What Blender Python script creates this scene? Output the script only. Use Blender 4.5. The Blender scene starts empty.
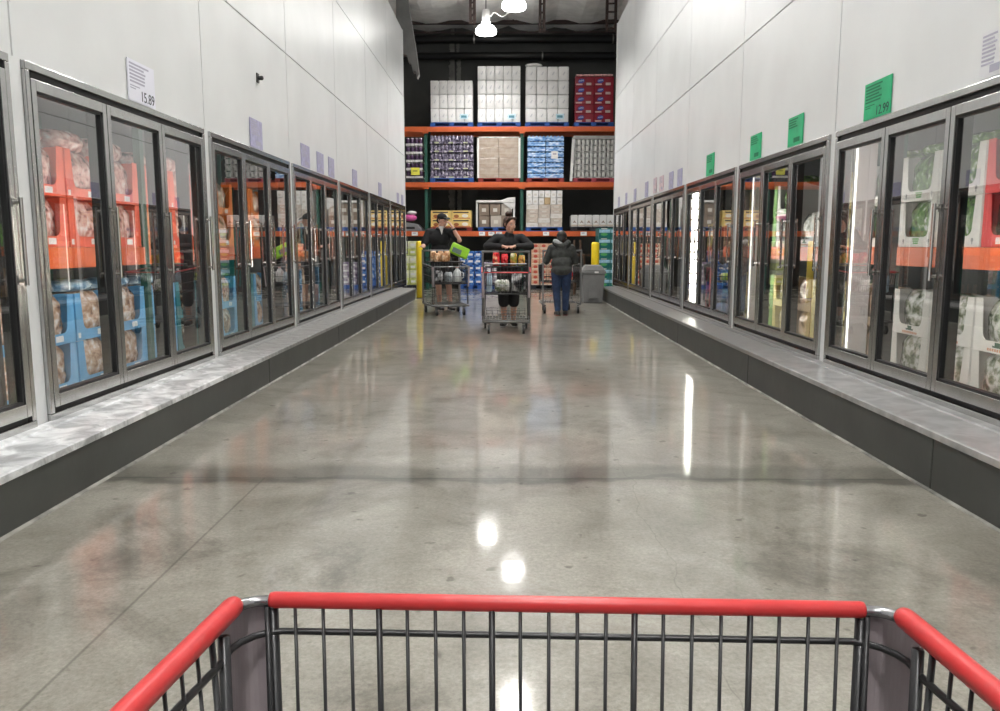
import bpy, math, random
from mathutils import Vector, Matrix, Euler, noise as mnoise
PI = math.pi
R = math.radians
C = bpy.context.scene.collection
rnd = random.Random(7)

# ------------------------------------------------------------------ camera
H = 1.20
PITCH, YAW, F = 7.8, 0.57, 800.0
cam_d = bpy.data.cameras.new('camera')
cam = bpy.data.objects.new('camera', cam_d)
C.objects.link(cam)
cam_d.sensor_fit = 'HORIZONTAL'
cam_d.sensor_width = 36.0
cam_d.lens = 36.0 * F / 1000.0
cam_d.clip_start = 0.02
cam.location = (0, 0, H)
cam.rotation_euler = (R(90 - PITCH), 0, R(YAW))
bpy.context.scene.camera = cam
CAMROT = cam.rotation_euler.to_matrix()

def at(px, py, Y):
    """world point at distance Y that the photograph shows at (px, py)"""
    d = CAMROT @ Vector(((px - 500) / F, (355.5 - py) / F, -1))
    return Vector((0, 0, H)) + d * (Y / d.y)

def on_wall(px, py, X):
    d = CAMROT @ Vector(((px - 500) / F, (355.5 - py) / F, -1))
    return Vector((0, 0, H)) + d * (X / d.x)

# ------------------------------------------------------------------ materials
MATS = {}
def mat(name, col, rough=0.5, metal=0.0, var=0.0, scale=8.0, bump=0.0, spec=0.5, col2=None, emit=0.0, coat=0.0, bscale=None):
    if name in MATS:
        return MATS[name]
    m = bpy.data.materials.new(name)
    m.use_nodes = True
    nt = m.node_tree
    b = nt.nodes['Principled BSDF']
    b.inputs['Base Color'].default_value = (*col, 1)
    b.inputs['Roughness'].default_value = rough
    b.inputs['Metallic'].default_value = metal
    b.inputs['Specular IOR Level'].default_value = spec
    b.inputs['Coat Weight'].default_value = coat
    if emit:
        b.inputs['Emission Color'].default_value = (*col, 1)
        b.inputs['Emission Strength'].default_value = emit
    if var or col2 or bump:
        tc = nt.nodes.new('ShaderNodeTexCoord')
        nz = nt.nodes.new('ShaderNodeTexNoise')
        nz.inputs['Scale'].default_value = scale
        nz.inputs['Detail'].default_value = 5
        nt.links.new(tc.outputs['Object'], nz.inputs['Vector'])
        if var or col2:
            rp = nt.nodes.new('ShaderNodeValToRGB')
            rp.color_ramp.elements[0].position = 0.35
            rp.color_ramp.elements[1].position = 0.65
            c2 = col2 or tuple(min(1, c * (1 + var)) for c in col)
            c1 = col if col2 else tuple(c * (1 - var) for c in col)
            rp.color_ramp.elements[0].color = (*c1, 1)
            rp.color_ramp.elements[1].color = (*c2, 1)
            nt.links.new(nz.outputs['Fac'], rp.inputs['Fac'])
            nt.links.new(rp.outputs['Color'], b.inputs['Base Color'])
        if bump:
            n2 = nt.nodes.new('ShaderNodeTexNoise')
            n2.inputs['Scale'].default_value = bscale or scale * 2
            n2.inputs['Detail'].default_value = 3
            nt.links.new(tc.outputs['Object'], n2.inputs['Vector'])
            bp = nt.nodes.new('ShaderNodeBump')
            bp.inputs['Strength'].default_value = bump
            bp.inputs['Distance'].default_value = 0.02
            nt.links.new(n2.outputs['Fac'], bp.inputs['Height'])
            nt.links.new(bp.outputs['Normal'], b.inputs['Normal'])
    MATS[name] = m
    return m

def print_mat(name, cols, scale=(6, 6, 6), rough=0.3, bump=0.3, vor=False, spec=0.5):
    """shiny printed packaging: hard colour patches, different on every object"""
    if name in MATS:
        return MATS[name]
    m = bpy.data.materials.new(name)
    m.use_nodes = True
    nt = m.node_tree
    b = nt.nodes['Principled BSDF']
    tc = nt.nodes.new('ShaderNodeTexCoord')
    oi = nt.nodes.new('ShaderNodeObjectInfo')
    mp = nt.nodes.new('ShaderNodeMapping')
    mp.inputs['Scale'].default_value = scale
    ad = nt.nodes.new('ShaderNodeVectorMath')
    ad.operation = 'ADD'
    mu = nt.nodes.new('ShaderNodeMath')
    mu.operation = 'MULTIPLY'
    mu.inputs[1].default_value = 37.0
    nt.links.new(oi.outputs['Random'], mu.inputs[0])
    nt.links.new(tc.outputs['Object'], ad.inputs[0])
    nt.links.new(mu.outputs[0], ad.inputs[1])
    nt.links.new(ad.outputs[0], mp.inputs['Vector'])
    if vor:
        nz = nt.nodes.new('ShaderNodeTexVoronoi')
        out = nz.outputs['Distance']
    else:
        nz = nt.nodes.new('ShaderNodeTexNoise')
        nz.inputs['Detail'].default_value = 4
        out = nz.outputs['Fac']
    nz.inputs['Scale'].default_value = 1.0
    nt.links.new(mp.outputs['Vector'], nz.inputs['Vector'])
    rp = nt.nodes.new('ShaderNodeValToRGB')
    n = len(cols)
    el = rp.color_ramp.elements
    while len(el) < n:
        el.new(0.5)
    for i, c in enumerate(cols):
        el[i].position = 0.3 + 0.4 * i / max(1, n - 1) if not vor else i / n
        el[i].color = (*c, 1)
    rp.color_ramp.interpolation = 'LINEAR'
    nt.links.new(out, rp.inputs['Fac'])
    nt.links.new(rp.outputs['Color'], b.inputs['Base Color'])
    b.inputs['Roughness'].default_value = rough
    b.inputs['Specular IOR Level'].default_value = spec
    bp = nt.nodes.new('ShaderNodeBump')
    bp.inputs['Strength'].default_value = bump
    bp.inputs['Distance'].default_value = 0.02
    nt.links.new(out, bp.inputs['Height'])
    nt.links.new(bp.outputs['Normal'], b.inputs['Normal'])
    MATS[name] = m
    return m

def glass_mat():
    m = bpy.data.materials.new('door_glass')
    m.use_nodes = True
    nt = m.node_tree
    nt.nodes.remove(nt.nodes['Principled BSDF'])
    out = nt.nodes['Material Output']
    tr = nt.nodes.new('ShaderNodeBsdfTransparent')
    tr.inputs['Color'].default_value = (0.93, 0.95, 0.94, 1)
    gl = nt.nodes.new('ShaderNodeBsdfGlossy')
    gl.inputs['Roughness'].default_value = 0.0
    gl.inputs['Color'].default_value = (0.95, 0.95, 0.95, 1)
    fr = nt.nodes.new('ShaderNodeFresnel')
    fr.inputs['IOR'].default_value = 1.5
    # several sheets of glass: 1 - (1-F)^n
    s = nt.nodes.new('ShaderNodeMath'); s.operation = 'SUBTRACT'; s.inputs[0].default_value = 1.0
    p = nt.nodes.new('ShaderNodeMath'); p.operation = 'POWER'; p.inputs[1].default_value = 3.6
    s2 = nt.nodes.new('ShaderNodeMath'); s2.operation = 'SUBTRACT'; s2.inputs[0].default_value = 1.0
    nt.links.new(fr.outputs[0], s.inputs[1])
    nt.links.new(s.outputs[0], p.inputs[0])
    nt.links.new(p.outputs[0], s2.inputs[1])
    mx = nt.nodes.new('ShaderNodeMixShader')
    ge = nt.nodes.new('ShaderNodeNewGeometry')   # the sheet's far face does not reflect a second time
    s3 = nt.nodes.new('ShaderNodeMath'); s3.operation = 'SUBTRACT'; s3.inputs[0].default_value = 1.0
    nt.links.new(ge.outputs['Backfacing'], s3.inputs[1])
    m3 = nt.nodes.new('ShaderNodeMath'); m3.operation = 'MULTIPLY'
    nt.links.new(s2.outputs[0], m3.inputs[0])
    nt.links.new(s3.outputs[0], m3.inputs[1])
    nt.links.new(m3.outputs[0], mx.inputs[0])
    nt.links.new(tr.outputs[0], mx.inputs[1])
    nt.links.new(gl.outputs[0], mx.inputs[2])
    nt.links.new(mx.outputs[0], out.inputs['Surface'])
    return m
GLASS = glass_mat()

# ------------------------------------------------------------------ mesh builder
class MB:
    def __init__(self):
        self.v, self.f, self.mi = [], [], []
    def add(self, vs, fs, mi=0):
        b = len(self.v)
        self.v.extend(tuple(x) for x in vs)
        for f in fs:
            self.f.append(tuple(b + i for i in f))
            self.mi.append(mi)
        return self
    def box(self, x0, x1, y0, y1, z0, z1, mi=0):
        x0, x1 = min(x0, x1), max(x0, x1)
        y0, y1 = min(y0, y1), max(y0, y1)
        z0, z1 = min(z0, z1), max(z0, z1)
        vs = [(x0,y0,z0),(x1,y0,z0),(x1,y1,z0),(x0,y1,z0),(x0,y0,z1),(x1,y0,z1),(x1,y1,z1),(x0,y1,z1)]
        fs = [(3,2,1,0),(4,5,6,7),(0,1,5,4),(1,2,6,5),(2,3,7,6),(3,0,4,7)]
        return self.add(vs, fs, mi)
    def prism(self, poly, fn, mi=0):
        """poly: 2-D outline, fn(u, v, t) with t 0/1 -> 3-D"""
        n = len(poly)
        vs = [fn(u, v, 0) for u, v in poly] + [fn(u, v, 1) for u, v in poly]
        fs = [tuple(reversed(range(n))), tuple(range(n, 2 * n))]
        fs += [(i, (i + 1) % n, n + (i + 1) % n, n + i) for i in range(n)]
        return self.add(vs, fs, mi)
    def tube(self, pts, r, n=8, mi=0, close=False):
        pts = [Vector(p) for p in pts]
        m = len(pts)
        rs = r if isinstance(r, (list, tuple)) else [r] * m
        vs, fs = [], []
        prev = None
        for i, p in enumerate(pts):
            if close:
                t = (pts[(i + 1) % m] - pts[i - 1]).normalized()
            elif i == 0:
                t = (pts[1] - p).normalized()
            elif i == m - 1:
                t = (p - pts[i - 1]).normalized()
            else:
                t = ((pts[i + 1] - p).normalized() + (p - pts[i - 1]).normalized()).normalized()
            if prev is None:
                a = Vector((0, 0, 1)) if abs(t.z) < 0.9 else Vector((1, 0, 0))
                a = (a - t * a.dot(t)).normalized()
            else:
                a = (prev - t * prev.dot(t)).normalized()
            prev = a
            b = t.cross(a)
            for k in range(n):
                g = 2 * PI * k / n
                vs.append(p + (a * math.cos(g) + b * math.sin(g)) * rs[i])
        rings = m if close else m - 1
        for i in range(rings):
            j = (i + 1) % m
            for k in range(n):
                k2 = (k + 1) % n
                fs.append((i*n + k, i*n + k2, j*n + k2, j*n + k))
        if not close:
            fs.append(tuple(reversed(range(n))))
            fs.append(tuple((m - 1) * n + k for k in range(n)))
        return self.add(vs, fs, mi)
    def lathe(self, prof, c=(0, 0, 0), n=20, mi=0):
        vs, fs = [], []
        for r, z in prof:
            for k in range(n):
                g = 2 * PI * k / n
                vs.append((c[0] + r * math.cos(g), c[1] + r * math.sin(g), c[2] + z))
        m = len(prof)
        for i in range(m - 1):
            for k in range(n):
                k2 = (k + 1) % n
                fs.append((i*n + k, i*n + k2, (i+1)*n + k2, (i+1)*n + k))
        fs.append(tuple(reversed(range(n))))
        fs.append(tuple((m - 1) * n + k for k in range(n)))
        return self.add(vs, fs, mi)
    def ball(self, c, r, n=10, mi=0, rot=None):
        rx, ry, rz = r if isinstance(r, (tuple, list)) else (r, r, r)
        vs, fs = [], []
        m = max(4, n // 2 + 1)
        for i in range(1, m):
            a = PI * i / m
            for k in range(n):
                g = 2 * PI * k / n
                vs.append(Vector((rx*math.sin(a)*math.cos(g), ry*math.sin(a)*math.sin(g), -rz*math.cos(a))))
        lo, hi = len(vs), len(vs) + 1
        vs += [Vector((0, 0, -rz)), Vector((0, 0, rz))]
        for i in range(m - 2):
            for k in range(n):
                k2 = (k + 1) % n
                fs.append((i*n + k, i*n + k2, (i+1)*n + k2, (i+1)*n + k))
        for k in range(n):
            k2 = (k + 1) % n
            fs.append((lo, k2, k))
            fs.append((hi, (m-2)*n + k, (m-2)*n + k2))
        c = Vector(c)
        if rot is not None:
            vs = [rot @ v for v in vs]
        return self.add([c + v for v in vs], fs, mi)
    def capsule(self, p0, p1, r0, r1, n=12):
        self.ball(p0, r0, n)
        self.ball(p1, r1, n)
        self.tube([p0, p1], [r0, r1], n)
        return self
    def mesh(self, name, mats):
        me = bpy.data.meshes.new(name)
        me.from_pydata(self.v, [], self.f)
        for m in (mats if isinstance(mats, (list, tuple)) else [mats]):
            me.materials.append(m)
        me.polygons.foreach_set('material_index', self.mi)
        return me
    def build(self, name, mats, parent=None, loc=(0, 0, 0), rotz=0.0, smooth=False, bevel=0.0, seg=2, sub=0):
        me = self.mesh(name, mats)
        if smooth:
            me.polygons.foreach_set('use_smooth', [True] * len(me.polygons))
        o = bpy.data.objects.new(name, me)
        C.objects.link(o)
        o.location = loc
        o.rotation_euler = (0, 0, rotz)
        if parent is not None:
            o.parent = parent
        if bevel:
            bv = o.modifiers.new('bevel', 'BEVEL')
            bv.width = bevel
            bv.segments = seg
            bv.limit_method = 'ANGLE'
        if sub:
            s = o.modifiers.new('subsurf', 'SUBSURF')
            s.levels = sub
            s.render_levels = sub
        return o

def tag(o, label=None, cat=None, group=None, kind=None):
    if label: o['label'] = label
    if cat: o['category'] = cat
    if group: o['group'] = group
    if kind: o['kind'] = kind
    return o

def thing(name, label, cat, loc=(0, 0, 0), rotz=0.0, group=None):
    o = bpy.data.objects.new(name, None)
    C.objects.link(o)
    o.location = loc
    o.rotation_euler = (0, 0, rotz)
    o.empty_display_size = 0.1
    return tag(o, label, cat, group)

def dup(root, loc=None, rotz=None, label=None, group=None):
    def rec(o, par):
        c = o.copy()
        C.objects.link(c)
        if par is not None:
            c.parent = par
        for ch in list(o.children):
            rec(ch, c)
        return c
    r = rec(root, None)
    if loc is not None: r.location = loc
    if rotz is not None: r.rotation_euler = (0, 0, rotz)
    if label: r['label'] = label
    if group: r['group'] = group
    return r

def struct(name, mb, m, bevel=0.0, smooth=False):
    return tag(mb.build(name, m, bevel=bevel, smooth=smooth), kind='structure')

ORD = ['first','second','third','fourth','fifth','sixth','seventh','eighth','ninth','tenth','eleventh','twelfth',
       'thirteenth','fourteenth','fifteenth','sixteenth','seventeenth','eighteenth']

# ------------------------------------------------------------------ world, exposure
W = bpy.data.worlds.new('world')
bpy.context.scene.world = W
W.use_nodes = True
bg = W.node_tree.nodes['Background']
bg.inputs['Color'].default_value = (0.9, 0.95, 1.0, 1)
bg.inputs['Strength'].default_value = 0.18
sc = bpy.context.scene
sc.view_settings.view_transform = 'Standard'
sc.view_settings.look = 'None'
sc.view_settings.gamma = 1
sc.view_settings.use_curve_mapping = False
sc.view_settings.exposure = 0.0
sc.cycles.use_denoising = True
sc.cycles.max_bounces = 10
sc.cycles.diffuse_bounces = 4
sc.cycles.glossy_bounces = 5
sc.cycles.transparent_max_bounces = 16
sc.cycles.sample_clamp_indirect = 6.0

# ------------------------------------------------------------------ shared materials
M_white_panel = mat('white_panel', (0.70, 0.71, 0.71), 0.33, 0, 0.04, 1.2, 0.06, spec=0.5, bscale=3.0)
M_gap = mat('panel_gap', (0.12, 0.12, 0.12), 0.6)
M_alu = mat('aluminium', (0.50, 0.50, 0.49), 0.19, 1.0, 0.05, 20)
M_chrome = mat('chrome', (0.62, 0.61, 0.59), 0.12, 1.0)
M_black = mat('black_rubber', (0.012, 0.012, 0.013), 0.5)
M_blackmetal = mat('black_metal', (0.02, 0.02, 0.021), 0.35)
M_curb = mat('curb_paint', (0.048, 0.050, 0.046), 0.5, 0, 0.12, 3, 0.1)
M_inner = mat('shaded_cold_room_lining', (0.10, 0.105, 0.11), 0.5)  # white lining greyed: the dimness inside is put into its colour
M_orange = mat('orange_steel', (0.72, 0.12, 0.025), 0.38, 0, 0.06, 5)
M_green = mat('green_steel', (0.018, 0.09, 0.065), 0.45)
M_led = mat('led_light', (1.0, 0.97, 0.92), 0.4, emit=34.0)
M_ledw = mat('led_tube', (1.0, 0.96, 0.90), 0.4, emit=3.0)
M_ledb = mat('led_tube_bright', (1.0, 0.95, 0.86), 0.4, emit=45.0)
M_housing = mat('light_housing', (0.72, 0.66, 0.65), 0.4)

# ------------------------------------------------------------------ floor
def floor_mat():
    m = bpy.data.materials.new('polished_concrete')
    m.use_nodes = True
    nt = m.node_tree
    L = nt.links.new
    b = nt.nodes['Principled BSDF']
    tc = nt.nodes.new('ShaderNodeTexCoord')
    def nz(scale, detail=5, rough=0.6, dist=0.0):
        n = nt.nodes.new('ShaderNodeTexNoise')
        n.inputs['Scale'].default_value = scale
        n.inputs['Detail'].default_value = detail
        n.inputs['Roughness'].default_value = rough
        n.inputs['Distortion'].default_value = dist
        L(tc.outputs['Object'], n.inputs['Vector'])
        return n
    def ramp(n, p0, p1, c0, c1):
        r = nt.nodes.new('ShaderNodeValToRGB')
        r.color_ramp.elements[0].position = p0
        r.color_ramp.elements[1].position = p1
        r.color_ramp.elements[0].color = (*c0, 1)
        r.color_ramp.elements[1].color = (*c1, 1)
        L(n, r.inputs['Fac'])
        return r
    def mul(a, b_, fac=1.0):
        x = nt.nodes.new('ShaderNodeMix')
        x.data_type = 'RGBA'
        x.blend_type = 'MULTIPLY'
        x.inputs[0].default_value = fac
        L(a, x.inputs[6]); L(b_, x.inputs[7])
        return x.outputs[2]
    base = ramp(nz(0.55, 6).outputs['Fac'], 0.32, 0.68, (0.265, 0.248, 0.210), (0.39, 0.373, 0.328)).outputs[0]
    mid = ramp(nz(2.3, 8, 0.7, 0.4).outputs['Fac'], 0.30, 0.62, (0.60, 0.59, 0.565), (1.07, 1.07, 1.07)).outputs[0]
    fine = ramp(nz(60, 3, 0.8).outputs['Fac'], 0.28, 0.66, (0.68, 0.67, 0.65), (1.10, 1.10, 1.10)).outputs[0]
    stain = ramp(nz(1.1, 7, 0.75, 0.8).outputs['Fac'], 0.52, 0.70, (1, 1, 1), (0.44, 0.42, 0.39)).outputs[0]
    spots = ramp(nz(11, 2, 0.5).outputs['Fac'], 0.68, 0.74, (1, 1, 1), (0.45, 0.43, 0.41)).outputs[0]
    col = mul(mul(mul(mul(base, mid), fine), stain), spots)
    # saw-cut joints and the stained band along the transverse joint
    sp = nt.nodes.new('ShaderNodeSeparateXYZ')
    L(tc.outputs['Object'], sp.inputs[0])
    wob = nz(1.6, 3)
    def line(sock, val, width, wobble, dark, until=None):
        s = nt.nodes.new('ShaderNodeMath'); s.operation = 'SUBTRACT'
        L(sock, s.inputs[0]); s.inputs[1].default_value = val
        if wobble:
            w = nt.nodes.new('ShaderNodeMath'); w.operation = 'MULTIPLY_ADD'
            L(wob.outputs['Fac'], w.inputs[0]); w.inputs[1].default_value = wobble
            L(s.outputs[0], w.inputs[2])
            s = w
            off = nt.nodes.new('ShaderNodeMath'); off.operation = 'SUBTRACT'
            L(s.outputs[0], off.inputs[0]); off.inputs[1].default_value = wobble * 0.5
            s = off
        a = nt.nodes.new('ShaderNodeMath'); a.operation = 'ABSOLUTE'
        L(s.outputs[0], a.inputs[0])
        r = nt.nodes.new('ShaderNodeValToRGB')
        r.color_ramp.elements[0].color = (dark, dark, dark * 0.97, 1)
        r.color_ramp.elements[1].color = (1, 1, 1, 1)
        r.color_ramp.elements[0].position = width * 0.45
        r.color_ramp.elements[1].position = width
        if until:
            g = nt.nodes.new('ShaderNodeMath'); g.operation = 'GREATER_THAN'
            L(until[0], g.inputs[0]); g.inputs[1].default_value = until[1]
            ad = nt.nodes.new('ShaderNodeMath'); ad.operation = 'ADD'
            L(a.outputs[0], ad.inputs[0]); L(g.outputs[0], ad.inputs[1])
            a = ad
        L(a.outputs[0], r.inputs['Fac'])
        return r.outputs[0]
    col = mul(col, line(sp.outputs[0], -1.27, 0.006, 0.0, 0.5, (sp.outputs[1], 4.04)))
    col = mul(col, line(sp.outputs[0], 0.62, 0.004, 0.22, 0.72, (sp.outputs[1], 4.9)))
    col = mul(col, line(sp.outputs[1], 4.04, 0.008, 0.0, 0.42))
    col = mul(col, line(sp.outputs[1], 4.12, 0.22, 0.30, 0.55))
    col = mul(col, line(sp.outputs[1], 4.02, 0.05, 0.45, 0.62))
    col = mul(col, line(sp.outputs[1], 10.2, 0.010, 0.0, 0.55))
    L(col, b.inputs['Base Color'])
    rr = nt.nodes.new('ShaderNodeMapRange')
    rr.inputs['To Min'].default_value = 0.035
    rr.inputs['To Max'].default_value = 0.12
    rr.inputs['From Min'].default_value = 0.3
    rr.inputs['From Max'].default_value = 0.75
    L(nz(1.9, 6, 0.65).outputs['Fac'], rr.inputs['Value'])
    L(rr.outputs[0], b.inputs['Coat Roughness'])
    b.inputs['Coat Weight'].default_value = 0.85
    b.inputs['Coat IOR'].default_value = 1.5
    b.inputs['Roughness'].default_value = 0.33
    b.inputs['Specular IOR Level'].default_value = 0.35
    bp = nt.nodes.new('ShaderNodeBump')
    bp.inputs['Strength'].default_value = 0.025
    bp.inputs['Distance'].default_value = 0.02
    L(nz(7, 4).outputs['Fac'], bp.inputs['Height'])
    L(bp.outputs['Normal'], b.inputs['Normal'])
    L(bp.outputs['Normal'], b.inputs['Coat Normal'])
    return m
struct('floor', MB().box(-12, 12, -8, 24.6, -0.2, 0.0), floor_mat())

# ------------------------------------------------------------------ freezer walls
XW = 2.45            # door plane
XC = 2.087           # curb face
TOP = 6.15
LEFT_Y0, LEFT_P = 4.09, 2.53      # first post, pitch
RIGHT_Y0, RIGHT_P = 3.68, 2.512
SIDE = {-1: dict(y0=LEFT_Y0, p=LEFT_P, n=6, zt=2.13, zb=0.268, end=19.30, curb_end=18.05, cz=0.262, s1=3.30, s2=4.65),
        1: dict(y0=RIGHT_Y0, p=RIGHT_P, n=6, zt=2.04, zb=0.305, end=18.80, curb_end=18.0, cz=0.300, s1=3.29, s2=4.50)}
WNAME = {-1: 'lavender-signed wall', 1: 'green-signed wall'}
POST = 0.062         # half width of a white post

def freezer_wall(s):
    S = SIDE[s]
    nm = 'left' if s < 0 else 'right'
    w = MB()
    th = 0.10
    X0, X1 = s * XW, s * (XW + th)
    ys = [S['y0'] + S['p'] * k for k in range(-4, S['n'] + 1)]
    ys = [-5.5] + [y for y in ys if y > -5] 
    ys[-1] = S['end']
    g = 0.0075
    zs = [S['zt'] + 0.0, S['s1'], S['s2'], TOP]
    # header panels, one per bay, three tiers, with seams between
    for a, b in zip(ys[:-1], ys[1:]):
        for z0, z1 in zip(zs[:-1], zs[1:]):
            w.box(X0, X1, a + g, b - g, z0 + (g if z0 > zs[0] else 0), z1 - g)
    w.box(s * (XW + 0.02), s * (XW + th - 0.01), ys[0], ys[-1], zs[0] + 0.005, TOP - 0.01, 1)
    # posts between the bays and the blank part of the wall behind the trolley
    first = S['y0'] - (S['p'] if s < 0 else 0)
    zb = S['cz'] - 0.02
    w.box(X0, X1, -5.5, first + POST, zb, zs[0])
    for k in range(0 if s < 0 else 1, S['n']):
        y = S['y0'] + S['p'] * k
        w.box(X0, X1, y - POST, y + POST, zb, zs[0])
    w.box(X0, X1, S['y0'] + S['p'] * S['n'] - POST, S['end'], zb, zs[0])
    # end return
    w.box(s * (XW + th + 0.003), s * 4.7, S['end'] - 0.10, S['end'], 0.0, TOP)
    struct('wall_' + nm, w, [M_white_panel, M_gap])
    # far edge trim
    t = MB().box(s * (XW - 0.012), s * (XW + 0.06), S['end'] + 0.002, S['end'] + 0.03, S['cz'], TOP)
    struct('trim_1' if s < 0 else 'trim_2', t, M_white_panel)
    # inside of the cold room
    i = MB()
    i.box(s * 4.60, s * 4.70, -5.5, S['end'] - 0.11, 0, 2.8)
    i.box(s * (XW + th), s * 4.6, first - 0.08, first - 0.02, 0.0, 2.8)
    struct('wall_inner_' + nm, i, M_inner)
    struct('ceiling_inner_' + nm, MB().box(s * (XW + th + 0.003), s * 4.595, -5.5, S['end'] - 0.11, 2.70, 2.78), M_inner)
    # curb
    c = MB()
    n = 12
    seg = [-5.5, -2.4, 0.6, 3.02 if s < 0 else 3.85, 6.9, 9.8, 12.7, 15.4, S['curb_end']]
    for a, b in zip(seg[:-1], seg[1:]):
        c.box(s * XC, s * (XW + 0.20), a + 0.003, b - 0.003, 0, S['cz'] - 0.022, 0)
    c.box(s * (XC + 0.01), s * (XW + 0.19), -5.5, S['curb_end'] - 0.01, 0, S['cz'] - 0.03, 2)
    c.box(s * (XC + 0.002), s * (XW + 0.10), S['curb_end'] + 0.001, S['end'] + 0.10, 0, S['cz'] - 0.03, 0) if False else None
    struct('baseboard_' + nm, c, [M_curb, M_black, M_black], bevel=0.006)
    # bead of pale caulk where the curb meets the slab
    k = MB().prism([(XC - 0.001, 0.0005), (XC - 0.014, 0.0005), (XC - 0.011, 0.006), (XC - 0.001, 0.012)], lambda u, v, t: (s * u, -5.5 if t == 0 else S['curb_end'], v))
    struct('trim_5' if s < 0 else 'trim_6', k, mat('caulk', (0.20, 0.195, 0.175), 0.7, 0, 0.5, 6))
    # sheet-metal ledge, slightly tilted, with a lip at the door sill
    l = MB()
    z = S['cz']
    prof = [(XC - 0.006, z - 0.035), (XC - 0.006, z - 0.004), (XC + 0.004, z), (XW - 0.085, z + 0.004), (XW - 0.08, z + 0.012), (XW - 0.012, z + 0.014),
            (XW - 0.012, z - 0.020), (XC + 0.0, z - 0.020), (XC + 0.0, z - 0.035)]
    l.prism(prof, lambda u, v, t: (s * u, (-5.5 if t == 0 else S['curb_end'] + 0.004), v))
    struct('trim_3' if s < 0 else 'trim_4', l, ledge_mat(s))

def ledge_mat(s):
    m = bpy.data.materials.new('ledge_metal')
    m.use_nodes = True
    nt = m.node_tree
    L = nt.links.new
    b = nt.nodes['Principled BSDF']
    tc = nt.nodes.new('ShaderNodeTexCoord')
    n = nt.nodes.new('ShaderNodeTexNoise')
    n.inputs['Scale'].default_value = 7
    n.inputs['Detail'].default_value = 6
    n.inputs['Distortion'].default_value = 0.6
    L(tc.outputs['Object'], n.inputs['Vector'])
    sp = nt.nodes.new('ShaderNodeSeparateXYZ')
    L(tc.outputs['Object'], sp.inputs[0])
    mr = nt.nodes.new('ShaderNodeMapRange')     # bare metal tape gives way to painted concrete further along
    mr.inputs['From Min'].default_value = 5.6
    mr.inputs['From Max'].default_value = 7.4
    L(sp.outputs[1], mr.inputs['Value'])
    r1 = nt.nodes.new('ShaderNodeValToRGB')
    r1.color_ramp.elements[0].position = 0.38
    r1.color_ramp.elements[1].position = 0.62
    if s < 0:
        r1.color_ramp.elements[0].color = (0.42, 0.43, 0.44, 1)
        r1.color_ramp.elements[1].color = (0.95, 0.96, 0.97, 1)
    else:
        r1.color_ramp.elements[0].color = (0.38, 0.38, 0.38, 1)
        r1.color_ramp.elements[1].color = (0.55, 0.55, 0.55, 1)
    L(n.outputs['Fac'], r1.inputs['Fac'])
    mx = nt.nodes.new('ShaderNodeMix'); mx.data_type = 'RGBA'
    L(mr.outputs[0], mx.inputs[0]); L(r1.outputs[0], mx.inputs[6])
    mx.inputs[7].default_value = (0.27, 0.27, 0.265, 1)
    L(mx.outputs[2], b.inputs['Base Color'])
    b.inputs['Metallic'].default_value = 0.25 if s < 0 else 0.55
    b.inputs['Roughness'].default_value = 0.38 if s < 0 else 0.3
    bp = nt.nodes.new('ShaderNodeBump')
    bp.inputs['Strength'].default_value = 0.9 if s < 0 else 0.12
    bp.inputs['Distance'].default_value = 0.03
    L(n.outputs['Fac'], bp.inputs['Height'])
    L(bp.outputs['Normal'], b.inputs['Normal'])
    return m

for s in (-1, 1):
    freezer_wall(s)

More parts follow.
